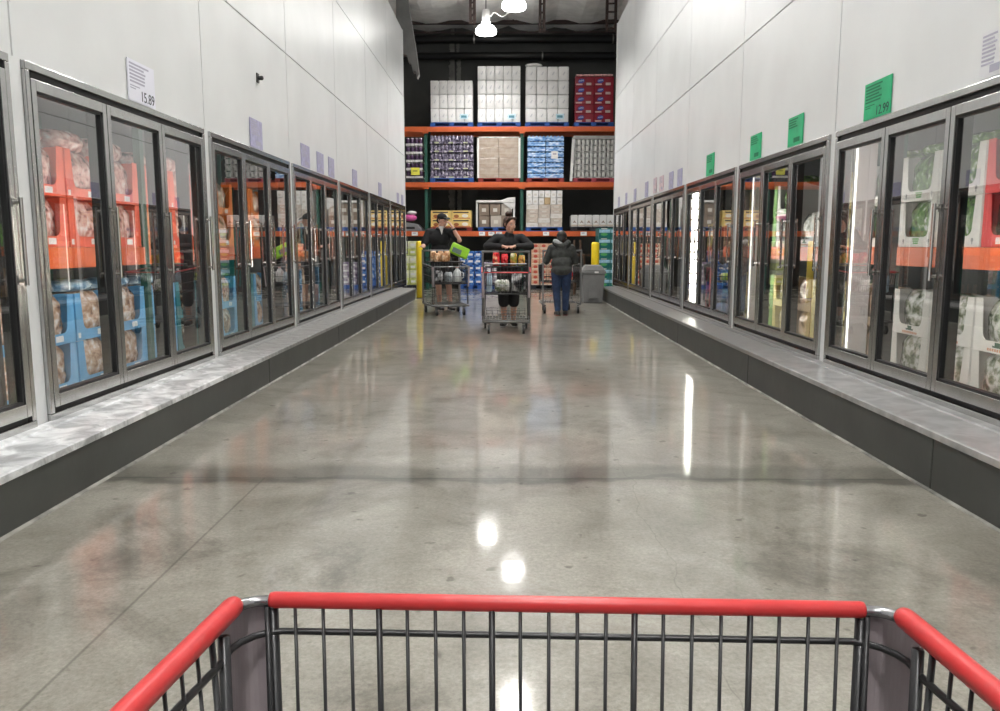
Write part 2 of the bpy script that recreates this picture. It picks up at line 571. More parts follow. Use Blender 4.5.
# ------------------------------------------------------------------ freezer doors
def bay_frame(s, k):
    """metal surround of one bay of three doors, opening y0..y1"""
    S = SIDE[s]
    y0 = S['y0'] + S['p'] * k + POST + 0.003
    y1 = S['y0'] + S['p'] * (k + 1) - POST - 0.003
    zb, zt = S['zb'], S['zt'] - 0.003
    bay = (ORD[k + (1 if s < 0 else 0)])
    t = thing('door_surround', f'metal surround of the three glass doors in {bay} bay, {WNAME[s]}', 'door frame', (s * XW, (y0 + y1) / 2, zb), 0, 'freezer door surrounds')
    ox, oy, oz = s * XW, (y0 + y1) / 2, zb
    X = lambda d: s * d
    a, b = y0 - oy, y1 - oy
    h = zt - zb
    j = 0.036
    MB().box(X(-0.022), X(0.10), a, b, h - 0.042, h).build('header', M_alu, t, bevel=0.004)
    MB().box(X(0.006), X(0.10), a + j, b - j, h - 0.075, h - 0.0425).build('header_shadow_strip', M_black, t)  # black strip standing in for the shadow gap under the header
    MB().box(X(-0.022), X(0.10), a, b, 0, 0.042).build('sill', M_alu, t, bevel=0.004)
    MB().box(X(0.006), X(0.10), a + j, b - j, 0.0425, 0.068).build('sill_gap', M_black, t)
    for q in (0, 1):
        u = a if q == 0 else b - j
        MB().box(X(-0.022), X(0.10), u, u + j, 0.0425, h - 0.0425).build('jamb', M_alu, t, bevel=0.004)
    dw = (b - a - 2 * j) / 3
    for q in (1, 2):
        u = a + j + dw * q
        m = MB().box(X(0.036), X(0.066), u - 0.032, u + 0.032, 0.07, h - 0.077)
        m.box(X(0.0661), X(0.088), u - 0.032, u - 0.026, 0.07, h - 0.077)
        m = m.build('mullion', M_blackmetal, t)
        MB().box(X(0.0665), X(0.076), u - 0.024, u + 0.030, 0.12, h - 0.12).build('light_strip', M_led, m)
    # lamp housing on the return at the far end of the bay
    u = b - j - 0.03
    if s > 0:
        if k == 2:
            hs = MB().box(X(0.05), X(0.24), u, u + 0.03, 0.07, h - 0.09).build('lamp_housing', M_housing, t)
            e = MB()
            for i in range(11):
                z = 0.10 + i * (h - 0.28) / 10
                e.box(X(0.055), X(0.215), u - 0.012, u - 0.0005, z, z + 0.115)
            e.build('light_tube', M_ledb, hs, bevel=0.005)
        else:
            hs = MB().box(X(0.110), X(0.270), u, u + 0.03, 0.07, h - 0.09).build('lamp_housing', M_housing, t)
            MB().box(X(0.113), X(0.123), u - 0.012, u - 0.0005, 0.10, h - 0.11).build('light_tube', M_ledw if k < 3 else M_ledw, hs)
    else:
        hs = MB().box(X(0.105), X(0.17), u, u + 0.028, 0.07, h - 0.09).box(X(0.1701), X(0.20), u, u + 0.006, 0.07, h - 0.09).build('lamp_housing', M_blackmetal, t)
        MB().box(X(0.1705), X(0.184), u + 0.007, u + 0.026, 0.12, h - 0.12).build('light_strip', M_led, hs)
    return y0 + j, dw, zb + 0.07, zt - 0.078

DOORS = {}
def make_door(s, dw, z0, z1):
    """door whose hinge edge is at y=0 and latch edge at y=dw (local), glass in the plane x=0"""
    h = z1 - z0
    X = lambda d: s * d
    t = thing('freezer_door', 'x', 'freezer door', (0, 0, 0), 0, 'glass freezer doors')
    g, fw = 0.004, 0.044
    fr = MB()
    a, b = g, dw - g
    fr.box(X(-0.024), X(0.034), a, a + fw, 0.002, h - 0.002)
    fr.box(X(-0.024), X(0.034), b - fw, b, 0.002, h - 0.002)
    fr.box(X(-0.024), X(0.034), a + fw, b - fw, 0.002, 0.07)
    fr.box(X(-0.024), X(0.034), a + fw, b - fw, h - 0.06, h - 0.002)
    fr.build('frame', M_alu, t, bevel=0.003)
    gk = MB()
    k = 0.012
    gk.box(X(-0.012), X(0.03), a + fw + 5e-4, a + fw + k, 0.0705, h - 0.0605)
    gk.box(X(-0.012), X(0.03), b - fw - k, b - fw - 5e-4, 0.0705, h - 0.0605)
    gk.box(X(-0.012), X(0.03), a + fw + k, b - fw - k, 0.0705, 0.0705 + k)
    gk.box(X(-0.012), X(0.03), a + fw + k, b - fw - k, h - 0.0605 - k, h - 0.0605)
    gk.build('gasket', M_black, t)
    MB().box(X(0.002), X(0.018), a + fw + k + 3e-4, b - fw - k - 3e-4, 0.0708 + k, h - 0.0608 - k).build('pane', GLASS, t)
    # handle on the edge away from the hinge, bar on two brackets
    hy = (b - fw / 2) if s < 0 else (a + fw / 2)
    zc = 1.22 - z0
    hd = MB()
    hd.tube([(X(-0.062), hy, zc - 0.215), (X(-0.062), hy, zc + 0.215)], 0.0095, 10)
    for q in (-0.19, 0.19):
        hd.tube([(X(-0.0245), hy, zc + q), (X(-0.062), hy, zc + q)], 0.009, 8)
        hd.box(X(-0.032), X(-0.0245), hy - 0.016, hy + 0.016, zc + q - 0.022, zc + q + 0.022)
    hd.build('handle', M_chrome, t, smooth=False)
    return t

def doors(s):
    S = SIDE[s]
    proto = None
    ks = range(-1 if s < 0 else 0, S['n'])
    for k in ks:
        bay = ORD[k + (1 if s < 0 else 0)]
        ys, dw, z0, z1 = bay_frame(s, k)
        for i in range(3):
            if s < 0 and k == -1 and i < 1:
                continue
            lab = f'{ORD[i]} glass freezer door of the {bay} bay along the {WNAME[s]}'
            loc = (s * XW, ys + dw * i, z0)
            if proto is None:
                proto = make_door(s, dw, z0, z1)
                proto.location = loc
                proto['label'] = lab
            else:
                dup(proto, loc, 0, lab)
for s in (-1, 1):
    doors(s)

# ------------------------------------------------------------------ hall behind the aisle
M_conc = mat('dark_concrete', (0.052, 0.053, 0.049), 0.7, 0, 0.18, 1.5)
M_patch = mat('pale_patching', (0.17, 0.165, 0.15), 0.8, 0, 0.3, 4)
bw = MB().box(-12, 12, 24.4, 24.6, 0, 8.2)
struct('wall_back', bw, M_conc)
YB = 24.395
def blot(px, y0, y1, w, seed):
    """ragged strip of filler beside the seam in the concrete"""
    q = random.Random(seed)
    n = 16
    L_, R_ = [], []
    for i in range(n + 1):
        y = y0 + (y1 - y0) * i / n
        L_.append(at(px - w * q.uniform(0.55, 1.2), y, YB))
        R_.append(at(px + w * q.uniform(0.7, 1.0), y, YB))
    poly = [(p.x, p.z) for p in L_] + [(p.x, p.z) for p in reversed(R_)]
    return MB().prism(poly, lambda u, v, t: (u, YB - 0.004 + 0.004 * t, v))
for i, (px, a, b, w, sd) in enumerate([(452.2, 43, 52, 3.0, 1), (458, 43, 53, 1.6, 2), (452.5, 58.5, 82, 3.4, 3), (459, 58.5, 80, 2.2, 4), (452, 190, 213, 3.2, 5), (459.5, 190, 210, 2.4, 6), (452.5, 26, 36, 2.4, 8)]):
    tag(blot(px, a, b, w, sd).build(f'trim_{10 + i}', M_patch), kind='structure')
p0, p1 = at(455, 20, YB), at(456, 215, YB)
struct('trim_17', MB().box(p0.x - 0.02, p0.x + 0.02, YB - 0.006, YB, p1.z, p0.z), M_black)

M_insul = mat('roof_insulation', (0.88, 0.87, 0.85), 0.5, 0, 0.10, 3, 0.8, bscale=2.5)
ceil = MB()
# quilted insulation: sagging bays between purlins
ZC = 7.55
nx, ny = 72, 46
vs, fs = [], []
for i in range(nx + 1):
    for j in range(ny + 1):
        x = -12 + 24 * i / nx
        y = -8 + 32.6 * j / ny
        sag = -0.16 * abs(math.sin(PI * x / 1.45)) - 0.05 * mnoise.noise(Vector((x * 1.3, y * 1.3, 0)))
        vs.append((x, y, ZC + sag))
for i in range(nx):
    for j in range(ny):
        a = i * (ny + 1) + j
        fs.append((a, a + 1, a + ny + 2, a + ny + 1))
ceil.add(vs, fs)
ceil.box(-12, 12, -8, 24.6, ZC + 0.2, ZC + 0.3)
struct('ceiling', ceil, M_insul, smooth=False)

# roof steel
M_rust = mat('red_oxide_steel', (0.028, 0.013, 0.010), 0.6)
def beam_thing(label, x0, x1, y, z0, z1, parts):
    t = thing('roof_truss', label, 'roof beam', ((x0 + x1) / 2, y, z0))
    return t
def yz(px, py, Y):
    p = at(px, py, Y)
    return p
ZT = at(500, 22, 23.6).z
tr = thing('roof_truss', 'dark red steel truss spanning under the roof above the rack', 'roof truss', (0, 23.6, ZT))
MB().box(-6, 6, -0.05, 0.05, -0.06, 0.04).build('lower_chord', M_rust, tr)
MB().box(-6, 6, -0.05, 0.05, 0.13, 0.18).build('upper_chord', M_rust, tr)
MB().box(-6, 6, -0.03, 0.03, -0.30, -0.26).build('tie_rod', M_rust, tr)
web = MB()
for i in range(17):
    x = -5.6 + i * 0.7
    web.tube([(x, 0, 0.0), (x + 0.35, 0, 0.15), (x + 0.7, 0, 0.0)], 0.014, 6)
web.build('web', M_rust, tr)
def roof_post(name, label, px, pytop, pybot, w, Y):
    a, b = at(px, pybot, Y), at(px, pytop, Y)
    t = thing(name, label, 'roof brace', (a.x, Y, a.z))
    h = min(b.z - a.z, ZC - 0.12 - a.z)
    m = MB()
    lean = 0.0
    for dx in (-w / 2, w / 2):
        m.box(dx - 0.035, dx + 0.035, -0.035, 0.035, 0, h)
    m.build('angle_leg', M_rust, t)
    for i in range(4):
        z = h * (i + 0.3) / 4
        MB().box(-w / 2, w / 2, -0.012, 0.012, z, z + 0.04).build('lacing_bar', M_rust, t)
    return t
roof_post('roof_brace', 'red brown steel brace hanging from the roof beside the lamp on its cord', 472.5, -2, 24, 0.10, 21.4)
roof_post('roof_brace', 'red brown steel brace hanging from the roof behind the brightest lamp', 542.0, -2, 33, 0.10, 21.4)
roof_post('roof_brace', 'heavy double steel brace under the roof beside the green-signed wall', 611, -2, 32, 0.22, 21.4)

M_pipe = mat('black_pipe', (0.010, 0.010, 0.010), 0.45)
for py, px1, lab in ((39, 608, 'upper black pipe running along the concrete above the rack'), (56, 614, 'lower black pipe running along the concrete above the rack')):
    p = at(500, py, 24.0)
    q = at(px1, py, 24.0)
    t = thing('sprinkler_pipe', lab, 'pipe', (0, 24.0, p.z), 0)
    r = 0.118 if py < 50 else 0.105
    MB().tube([(-4.6, 0, 0), (4.6, 0, 0)], r, 16).build('pipe', M_pipe, t, smooth=True)
    for x in (-0.98, 3.0) if py < 50 else (0.98,):
        b = MB().tube([(x - 0.02, 0, 0), (x + 0.02, 0, 0)], r + 0.012, 16)
        b.box(x - 0.012, x + 0.012, 0.02, 0.38, -0.03, 0.03)
        b.build('pipe_clamp', mat('zinc', (0.4, 0.39, 0.37), 0.4, 0.8), t)  # clamp ring with an arm back towards the concrete

# grey wrapped soffit past the end of the lavender-signed wall
sf = [at(396, -30, 20.6), at(405.5, -30, 20.6), at(407.5, 0, 20.6), at(412, 26, 20.6), at(416, 50, 20.6), at(419, 74, 20.6), at(417, 78, 20.6), at(415.5, 71, 20.6), at(413, 72, 20.6), at(411, 63, 20.6), at(408.5, 62, 20.6), at(407, 55, 20.6), at(396, 52, 20.6)]
struct('wall_soffit', MB().prism([(p.x, p.z) for p in sf], lambda u, v, t: (u, 20.6 + 0.25 * t, v)), mat('soffit_wrap', (0.17, 0.17, 0.165), 0.7, 0, 0.12, 3, 0.5))

# ------------------------------------------------------------------ high-bay lamps
M_lamp = mat('lamp_glow', (1.0, 0.985, 0.955), 0.4, emit=26.0)
M_lens = mat('lamp_lens_glow', (1.0, 0.985, 0.955), 0.4, emit=800.0)
M_ballast = mat('lamp_ballast', (0.88, 0.87, 0.84), 0.4)
def lamp(x, y, z, label, cord=False):
    t = thing('ceiling_lamp', label, 'ceiling lamp', (x, y, z), 0, 'high bay lamps')
    MB().lathe([(0.155, 0.160), (0.226, 0.008), (0.236, 0.0), (0.258, 0.04), (0.252, 0.10), (0.195, 0.175), (0.125, 0.20), (0.105, 0.26)], n=24).build('reflector', M_lamp, t, smooth=True)
    MB().lathe([(0.145, 0.146), (0.150, 0.158)], n=24).build('lens', M_lens, t)
    MB().lathe([(0.095, 0.262), (0.105, 0.30), (0.10, 0.50), (0.085, 0.56), (0.03, 0.58)], n=16).build('ballast', M_ballast, t, smooth=True)
    MB().tube([(0, 0, 0.58), (0, 0, ZC - 0.03 - z)], 0.012, 6).build('hanging_rod', M_blackmetal, t)
    if cord:
        pts = []
        for i in range(25):
            u = i / 24
            pts.append((0.10 + 0.62 * u, 0.0, 0.40 + 0.10 * math.sin(u * 9.0) * (1 - u) + 0.12 * u))
        MB().tube(pts, 0.014, 6).build('cord', M_ballast, t)
    return t
LZ = 7.0
pl = at(486, 34, 20.5)
lamp(pl.x, 20.5, pl.z, 'bell shaped lamp with a curly white cord, hanging below the roof', True)
pl = at(514, 9, 17.6)
lamp(pl.x, 17.6, pl.z, 'brightest roof lamp, cut by the picture top, beside the cord lamp')
for y in (13.6, 9.6, 5.6, 1.6, -2.4, -6.0):
    lamp(0.15 if y != 9.6 else 0.25, y, LZ, 'high bay lamp above the aisle, out of sight overhead')

# ------------------------------------------------------------------ wall signs
M_sign_w = mat('sign_paper', (0.78, 0.78, 0.86), 0.35)
M_sign_l = mat('sign_lavender', (0.38, 0.37, 0.54), 0.4, 0, 0.15, 20)
M_sign_g = mat('sign_green', (0.012, 0.40, 0.17), 0.4, 0, 0.12, 8)
M_sign_p = mat('sign_pale_pink', (0.62, 0.48, 0.52), 0.4, 0, 0.2, 20)
M_ink = mat('ink', (0.02, 0.022, 0.035), 0.6)
M_inkp = mat('ink_faded', (0.42, 0.41, 0.50), 0.6)
M_inkg = mat('ink_on_green', (0.005, 0.16, 0.07), 0.6)

def text_mesh(txt, size, name, m, parent, loc, rot):
    cu = bpy.data.curves.new(name, 'FONT')
    cu.body = txt
    cu.size = size
    cu.align_x = 'RIGHT'
    cu.extrude = 0.0005
    tmp = bpy.data.objects.new('tmp_text', cu)
    C.objects.link(tmp)
    bpy.context.view_layer.update()
    me = bpy.data.meshes.new_from_object(tmp)
    bpy.data.objects.remove(tmp)
    bpy.data.curves.remove(cu)
    me.name = name
    me.materials.clear()
    me.materials.append(m)
    o = bpy.data.objects.new(name, me)
    C.objects.link(o)
    o.parent = parent
    o.location = loc
    o.rotation_euler = rot
    return o

def wall_sign(s, pxa, pya, pxb, pyb, label, m, ink, price=None, lines=5, group=None, lean=0.0):
    """paper sign on the wall; pixel corners: far/near top edge and bottom at the same wall plane"""
    X = s * (XW - 0.008)
    a, b = on_wall(pxa, (pya + pyb) / 2, X), on_wall(pxb, (pya + pyb) / 2, X)
    pm = (pxa + pxb) / 2
    z1, z0 = on_wall(pm, pya, X).z, on_wall(pm, pyb, X).z
    z0 = max(z0, SIDE[s]['zt'] + 0.006)
    y0, y1 = min(a.y, b.y), max(a.y, b.y)
    w, h = y1 - y0, z1 - z0
    o = MB().box(-0.003, 0.003, -w / 2, w / 2, 0, h).build('price_sign', m, None, (X, (y0 + y1) / 2, z0))
    tag(o, label, 'sign', group)
    # reading direction: facing the wall, text runs towards the reader's own far side
    face = -s * 0.0042
    # local text axes: +x of the text -> direction along the wall
    d = 1 if s < 0 else -1
    rot = Matrix(((0, 0, -s), (d, 0, 0), (0, 1, 0))).to_euler()
    ln = MB()
    q = random.Random(label)
    for i in range(lines):
        z = h * (0.90 - i * 0.085)
        L_ = w * q.uniform(0.45, 0.75)
        u0 = -d * (w / 2 - 0.06 * w)
        ln.box(face * 0.8, face * 1.05, u0, u0 + d * L_, z - h * 0.022, z + h * 0.022)
    if not price:
        u0 = -d * (w / 2 - 0.42 * w)
        ln.box(face * 0.8, face * 1.05, u0, u0 + d * w * 0.40, h * 0.10, h * 0.26)
    else:
        u0 = -d * (w / 2 - 0.06 * w)
        ln.box(face * 0.8, face * 1.05, u0, u0 + d * w * 0.35, h * 0.36, h * 0.385)
        ln.box(face * 0.8, face * 1.05, u0, u0 + d * w * 0.2, h * 0.30, h * 0.325)
        text_mesh(price, h * 0.36, 'price_text', M_ink, o, (face, d * w * 0.46, h * 0.06), rot)
    ln.build('lettering', ink, o)
    return o

wall_sign(-1, 128, 64, 154, 106, 'white price sign reading 15.89 above the freezer doors', M_sign_w, M_inkp, '15.89', 6)
for (a, b, c, d, lab) in [
    (250, 120, 262, 148, 'lavender price sign above the last door before the three lavender signs in a row'),
    (301, 145, 309.5, 167, 'lavender sign, first of the three signs in a row above one bay'),
    (317, 153, 323.5, 173, 'lavender sign, middle of the three signs in a row above one bay'),
    (328.5, 158, 334, 177, 'lavender sign, last of the three signs in a row above one bay'),
    (352.5, 170, 357, 186, 'small grey lavender sign alone above the fifth bay of doors'),
    (378.5, 183, 381.5, 197, 'narrow dark lavender sign above the sixth bay of doors'),
    (397, 193, 399, 206, 'far lavender sign, first of two above the bay nearest the rack'),
    (401.5, 195, 403.2, 208, 'far lavender sign, second of two above the bay nearest the rack')]:
    lab = lab.replace('nearest', 'next to')
    wall_sign(-1, a, b, c, d, lab, M_sign_l, M_inkp, None, 6, 'lavender signs')
wall_sign(1, 891, 80, 865, 119, 'green price sign reading 12.99 above the freezer doors', M_sign_g, M_inkg, '12.99', 6)
for (a, b, c, d, lab) in [
    (803, 116, 788.5, 145, 'green sign without clear price, closer to the 12.99 sign'),
    (761, 134.5, 750.5, 160, 'green sign between the large green sign and the small far one'),
    (714, 154, 706.5, 175.5, 'smallest green sign, alone above the third bay')]:
    wall_sign(1, a, b, c, d, lab, M_sign_g, M_inkg, None, 4, 'green signs')
wall_sign(1, 1006, 29, 981.5, 76, 'white paper notice with grey lines above the doors with red cartons', mat('notice_paper', (0.70, 0.70, 0.72), 0.4), M_inkp, None, 8)
for (a, b, c, d, m, lab) in [
    (682, 169, 677.5, 187, M_sign_l, 'pale grey sign at the near end of the fourth bay, green-signed wall'),
    (673, 172, 669, 189, M_sign_l, 'pale grey sign over the middle of the fourth bay, green-signed wall'),
    (663.5, 176, 659.5, 191, M_sign_p, 'pink sign at the far end of the fourth bay, green-signed wall'),
    (656.5, 178, 653.5, 193, M_sign_p, 'pink sign at the start of the fifth bay, green-signed wall'),
    (648, 182, 645, 197, M_sign_l, 'grey sign over the middle of the fifth bay, green-signed wall'),
    (636, 189, 633.8, 202, M_sign_l, 'tiny grey sign at the end of the fifth bay, green-signed wall'),
    (627, 193, 625.2, 205, M_sign_l, 'tiny grey sign, first over the sixth bay, green-signed wall'),
    (619.5, 197, 618, 208, M_sign_l, 'tiny grey sign, last over the sixth bay, green-signed wall')]:
    wall_sign(1, a, b, c, d, lab, m, M_inkp, None, 5, 'small signs on the far bays')

# black knob on the panel
p = on_wall(257, 78, -XW)
kb = thing('wall_knob', 'small black knob sticking out of the white panel above the doors', 'knob', (p.x + 0.001, p.y, p.z))
MB().box(0, 0.012, -0.035, 0.035, -0.045, 0.045).build('plate', M_blackmetal, kb, bevel=0.004)
MB().tube([(0.0125, 0, 0), (0.05, 0, 0), (0.06, 0, 0)], [0.018, 0.022, 0.014], 12).build('knob', M_black, kb)

# ------------------------------------------------------------------ freezer stock
M_coral = mat('coral_card', (0.80, 0.115, 0.055), 0.45, 0, 0.08, 6)
M_orangecard = mat('orange_card', (0.78, 0.22, 0.04), 0.45, 0, 0.08, 6)
M_bluecard = mat('blue_card', (0.10, 0.33, 0.60), 0.42, 0, 0.10, 6)
M_whitecard = mat('white_card', (0.78, 0.75, 0.72), 0.5, 0, 0.04, 5)
M_redcard = mat('red_card', (0.62, 0.035, 0.04), 0.4, 0, 0.08, 6)
M_yellowcard = mat('yellow_card', (0.76, 0.62, 0.22), 0.45, 0, 0.10, 6)
M_greencard = mat('green_card', (0.20, 0.42, 0.10), 0.45, 0, 0.15, 6)
M_tealcard = mat('teal_card', (0.02, 0.16, 0.19), 0.45, 0, 0.12, 6)
M_browncard = mat('brown_card', (0.34, 0.22, 0.13), 0.6, 0, 0.12, 5)
M_label = mat('paper_label', (0.72, 0.72, 0.72), 0.5)
M_brandgreen = mat('green_print', (0.10, 0.38, 0.06), 0.5)
M_darkgreen = mat('dark_green_print', (0.02, 0.085, 0.05), 0.5)
M_brownprint = mat('orange_print', (0.62, 0.25, 0.14), 0.5)
B_pink = print_mat('pink_bag', [(0.03, 0.02, 0.02), (0.62, 0.30, 0.26), (0.80, 0.55, 0.50), (0.85, 0.78, 0.76)], (15, 15, 19), 0.16, 0.5)
B_brown = print_mat('bread_bag', [(0.12, 0.06, 0.04), (0.42, 0.25, 0.16), (0.62, 0.48, 0.40), (0.82, 0.82, 0.84)], (13, 13, 17), 0.14, 0.5)
B_veg = print_mat('vegetable_bag', [(0.015, 0.04, 0.012), (0.07, 0.17, 0.035), (0.17, 0.30, 0.08), (0.72, 0.74, 0.72)], (20, 20, 20), 0.18, 0.6)
B_caul = print_mat('mixed_vegetable_bag', [(0.04, 0.07, 0.03), (0.28, 0.30, 0.22), (0.66, 0.65, 0.62), (0.85, 0.84, 0.82)], (15, 15, 19), 0.18, 0.6)
B_dark = print_mat('dark_bag', [(0.02, 0.012, 0.010), (0.05, 0.03, 0.02), (0.16, 0.09, 0.05), (0.55, 0.5, 0.45)], (12, 12, 16), 0.18, 0.5)
B_yellow = print_mat('cream_bag', [(0.30, 0.18, 0.06), (0.70, 0.58, 0.30), (0.80, 0.74, 0.58), (0.85, 0.84, 0.80)], (12, 12, 16), 0.2, 0.5)
B_tan = print_mat('tan_bag', [(0.25, 0.14, 0.07), (0.66, 0.42, 0.30), (0.74, 0.58, 0.47), (0.80, 0.74, 0.70)], (5, 5, 6), 0.2, 0.4)

B_clear = print_mat('clear_blue_film', [(0.10, 0.22, 0.36), (0.25, 0.42, 0.58), (0.55, 0.68, 0.78), (0.86, 0.9, 0.93)], (13, 13, 17), 0.1, 0.6)
CW, CD, CH = 0.575, 0.42, 0.365
def carton_mesh(s, m, name):
    """open display carton: floor, back, sides and a front wall with a deep U-shaped cut; front at x=0 towards the aisle"""
    X = lambda d: s * d
    b = MB()
    t = 0.006
    w = CW / 2
    b.box(X(t), X(CD - t), -w, w, 0, t)
    b.box(X(CD - t), X(CD), -w, w, 0, CH * 0.8)
    # sides with a sloping top
    for q in (-1, 1):
        poly = [(t, t), (CD - t, t), (CD - t, CH * 0.8), (0.12, CH), (t, CH)]
        b.prism(poly, lambda u, v, k, q=q: (X(u), q * (w - t * k), v))
    # front with U cut
    c0 = 0.185
    n = 6
    a0 = []
    rr = 0.06
    out = [(-w, 0), (w, 0), (w, CH), (c0 + 0.022, CH)]
    base = 0.08
    for i in range(n + 1):
        g = PI / 2 * i / n
        out.append((c0 - rr + rr * math.cos(g), base + rr - rr * math.sin(g)))
    for i in range(n + 1):
        g = PI / 2 * i / n
        out.append((-(c0 - rr) - rr * math.sin(g), base + rr - rr * math.cos(g)))
    out.append((-c0 - 0.022, CH))
    out.append((-w, CH))
    # split the U outline into convex pieces: lip, two posts
    b.prism(out, lambda u, v, k: (X(t * k), u, v))
    me = b.mesh(name, m)
    return me

def bag_mesh(s, m, name, w=0.54, d=0.27, h=0.355, seed=0):
    """pillow bag with a crimped top"""
    nu, nv = 18, 14
    vs, fs = [], []
    q = seed * 3.1
    for side in (0, 1):
        for j in range(nv + 1):
            v = j / nv
            for i in range(nu + 1):
                u = i / nu
                pinch = math.sin(PI * min(1, max(0, u))) ** 0.16 * (math.sin(PI * (0.06 + 0.94 * v * 0.96)) ** 0.28)
                x = (d / 2) * pinch * (1 if side else -1)
                wr = mnoise.noise(Vector((u * 5 + q, v * 5, side * 7 + q)))
                x += 0.022 * wr * pinch
                ww = w * (0.92 + 0.08 * math.sin(PI * v)) * (1 - 0.12 * max(0, v - 0.8) * 5)
                vs.append((s * x, (u - 0.5) * ww, h * v + 0.012 * mnoise.noise(Vector((u * 6 + q, 3, 1)))* v))
    W_ = nu + 1
    N = W_ * (nv + 1)
    for j in range(nv):
        for i in range(nu):
            a = j * W_ + i
            fs.append((a, a + 1, a + W_ + 1, a + W_))
            b = N + a
            fs.append((b, b + W_, b + W_ + 1, b + 1))
    for i in range(nu):
        fs.append((i, N + i, N + i + 1, i + 1))
        a = nv * W_ + i
        fs.append((a, a + 1, N + a + 1, N + a))
    for j in range(nv):
        a = j * W_
        fs.append((a, a + W_, N + a + W_, N + a))
        a = j * W_ + nu
        fs.append((a, N + a, N + a + W_, a + W_))
    mb = MB().add(vs, fs)
    me = mb.mesh(name, m)
    me.polygons.foreach_set('use_smooth', [True] * len(me.polygons))
    return me

CARTON_KINDS = {
    'coral': (M_coral, 'coral', B_pink, 'pink and clear'),
    'orange': (M_orangecard, 'orange', B_tan, 'tan'),
    'blue': (M_bluecard, 'blue', B_brown, 'brown and silver'),
    'green_veg': (M_whitecard, 'white', B_veg, 'green vegetable'),
    'white_veg': (M_whitecard, 'white', B_caul, 'mixed vegetable'),
    'red': (M_redcard, 'red', B_dark, 'dark'),
    'yellow': (M_yellowcard, 'cream', B_yellow, 'cream'),
    'green': (M_greencard, 'green', B_veg, 'green'),
    'teal': (M_tealcard, 'teal', B_dark, 'dark'),
    'tan': (M_browncard, 'brown', B_tan, 'tan'),
}
PROTO = {}
def carton(kind, s, loc, where, with_bag=True):
    m, cn, bm, bn = CARTON_KINDS[kind]
    key = (kind, s)
    lab = f'{cn} display carton, {where}'
    if key not in PROTO:
        o = bpy.data.objects.new('display_carton', carton_mesh(s, m, 'display_carton'))
        C.objects.link(o)
        tag(o, lab, 'carton', 'display cartons in the freezers')
        X = lambda d: s * d
        if kind in ('green_veg', 'white_veg'):
            g = MB()
            if kind == 'green_veg':
                for i in range(3):
                    g.box(X(-0.0012), X(0.0), -0.05 + 0.004 * i, 0.05 - 0.006 * i, 0.058 - i * 0.017, 0.069 - i * 0.017)
                g.build('green_print', M_brandgreen, o)
                g2 = MB()
                for q in (-0.2, 0.2):
                    g2.tube([(X(-0.0012), q, 0.05), (X(0.0), q, 0.05)], 0.016, 8)
                    g2.box(X(-0.0012), X(0), q - 0.005, q + 0.005, 0.02, 0.04)
                g2.build('tree_print', mat('grey_print', (0.3, 0.3, 0.3), 0.5), o)
            else:
                poly = [(-0.055, 0.038), (0.055, 0.038), (0.06, 0.052), (0.03, 0.05), (0.034, 0.074), (-0.034, 0.074), (-0.03, 0.05), (-0.06, 0.052)]
                g.prism(poly, lambda u, v, k: (X(-0.0012 * k), u, v))
                g.build('emblem', M_darkgreen, o)
                g3 = MB()
                for i in range(9):
                    g3.box(X(-0.0012), X(0.0), -0.12 + i * 0.027, -0.12 + i * 0.027 + 0.018, 0.012, 0.03)
                g3.build('printed_words', M_brownprint, o)
        elif kind in ('coral', 'blue', 'orange', 'red'):
            MB().box(X(-0.0012), X(0.0), 0.02, 0.12, 0.02, 0.065).build('label', M_label, o)
            MB().box(X(-0.0012), X(0.0), -0.27, -0.235, 0.02, 0.06).build('label', M_label, o)
        PROTO[key] = o
    else:
        o = dup(PROTO[key], None, None, lab)
    o.location = loc
    if with_bag:
        lab = f'{bn} bag inside the {cn} carton, {where}'
        bk = ('bag', kind, s, rnd.randrange(3))
        if bk not in PROTO:
            PROTO[bk] = bag_mesh(s, bm, 'stuffed_bag', seed=bk[3])
        b = bpy.data.objects.new('stuffed_bag', PROTO[bk])
        C.objects.link(b)
        tag(b, lab, 'bag', 'bags in the freezer cartons')
        b.location = (loc[0] + s * 0.166, loc[1], loc[2] + 0.008)
    return o

M_lowpallet = mat('freezer_pallet', (0.05, 0.06, 0.08), 0.7, 0, 0.2, 8)
def freezer_rack(s, ya, yb, where):
    """pallet racking inside the cold room: uprights, one orange beam at the front and one behind, wire deck"""
    t = thing('cold_rack', f'orange shelf rack inside the freezer, {where}', 'rack', (s * 3.28, (ya + yb) / 2, 0), 0, 'freezer racks')
    h = (yb - ya) / 2
    X = lambda d: s * d
    for d, nm in ((0.0, 'front_beam'), (0.90, 'rear_beam')):
        MB().box(X(d), X(d + 0.05), -h + 0.04, h - 0.04, 1.035, 1.19).build('beam', M_orange, t, bevel=0.004)
    MB().box(X(0.06), X(0.89), -h + 0.05, h - 0.05, 1.175, 1.19).build('deck', M_blackmetal, t)
    for y in (-h, h - 0.038):
        for d in (0.0, 0.90):
            MB().box(X(d), X(d + 0.06), y + 0.001, y + 0.037, 0, 2.35).build('upright', M_green, t)
    return t

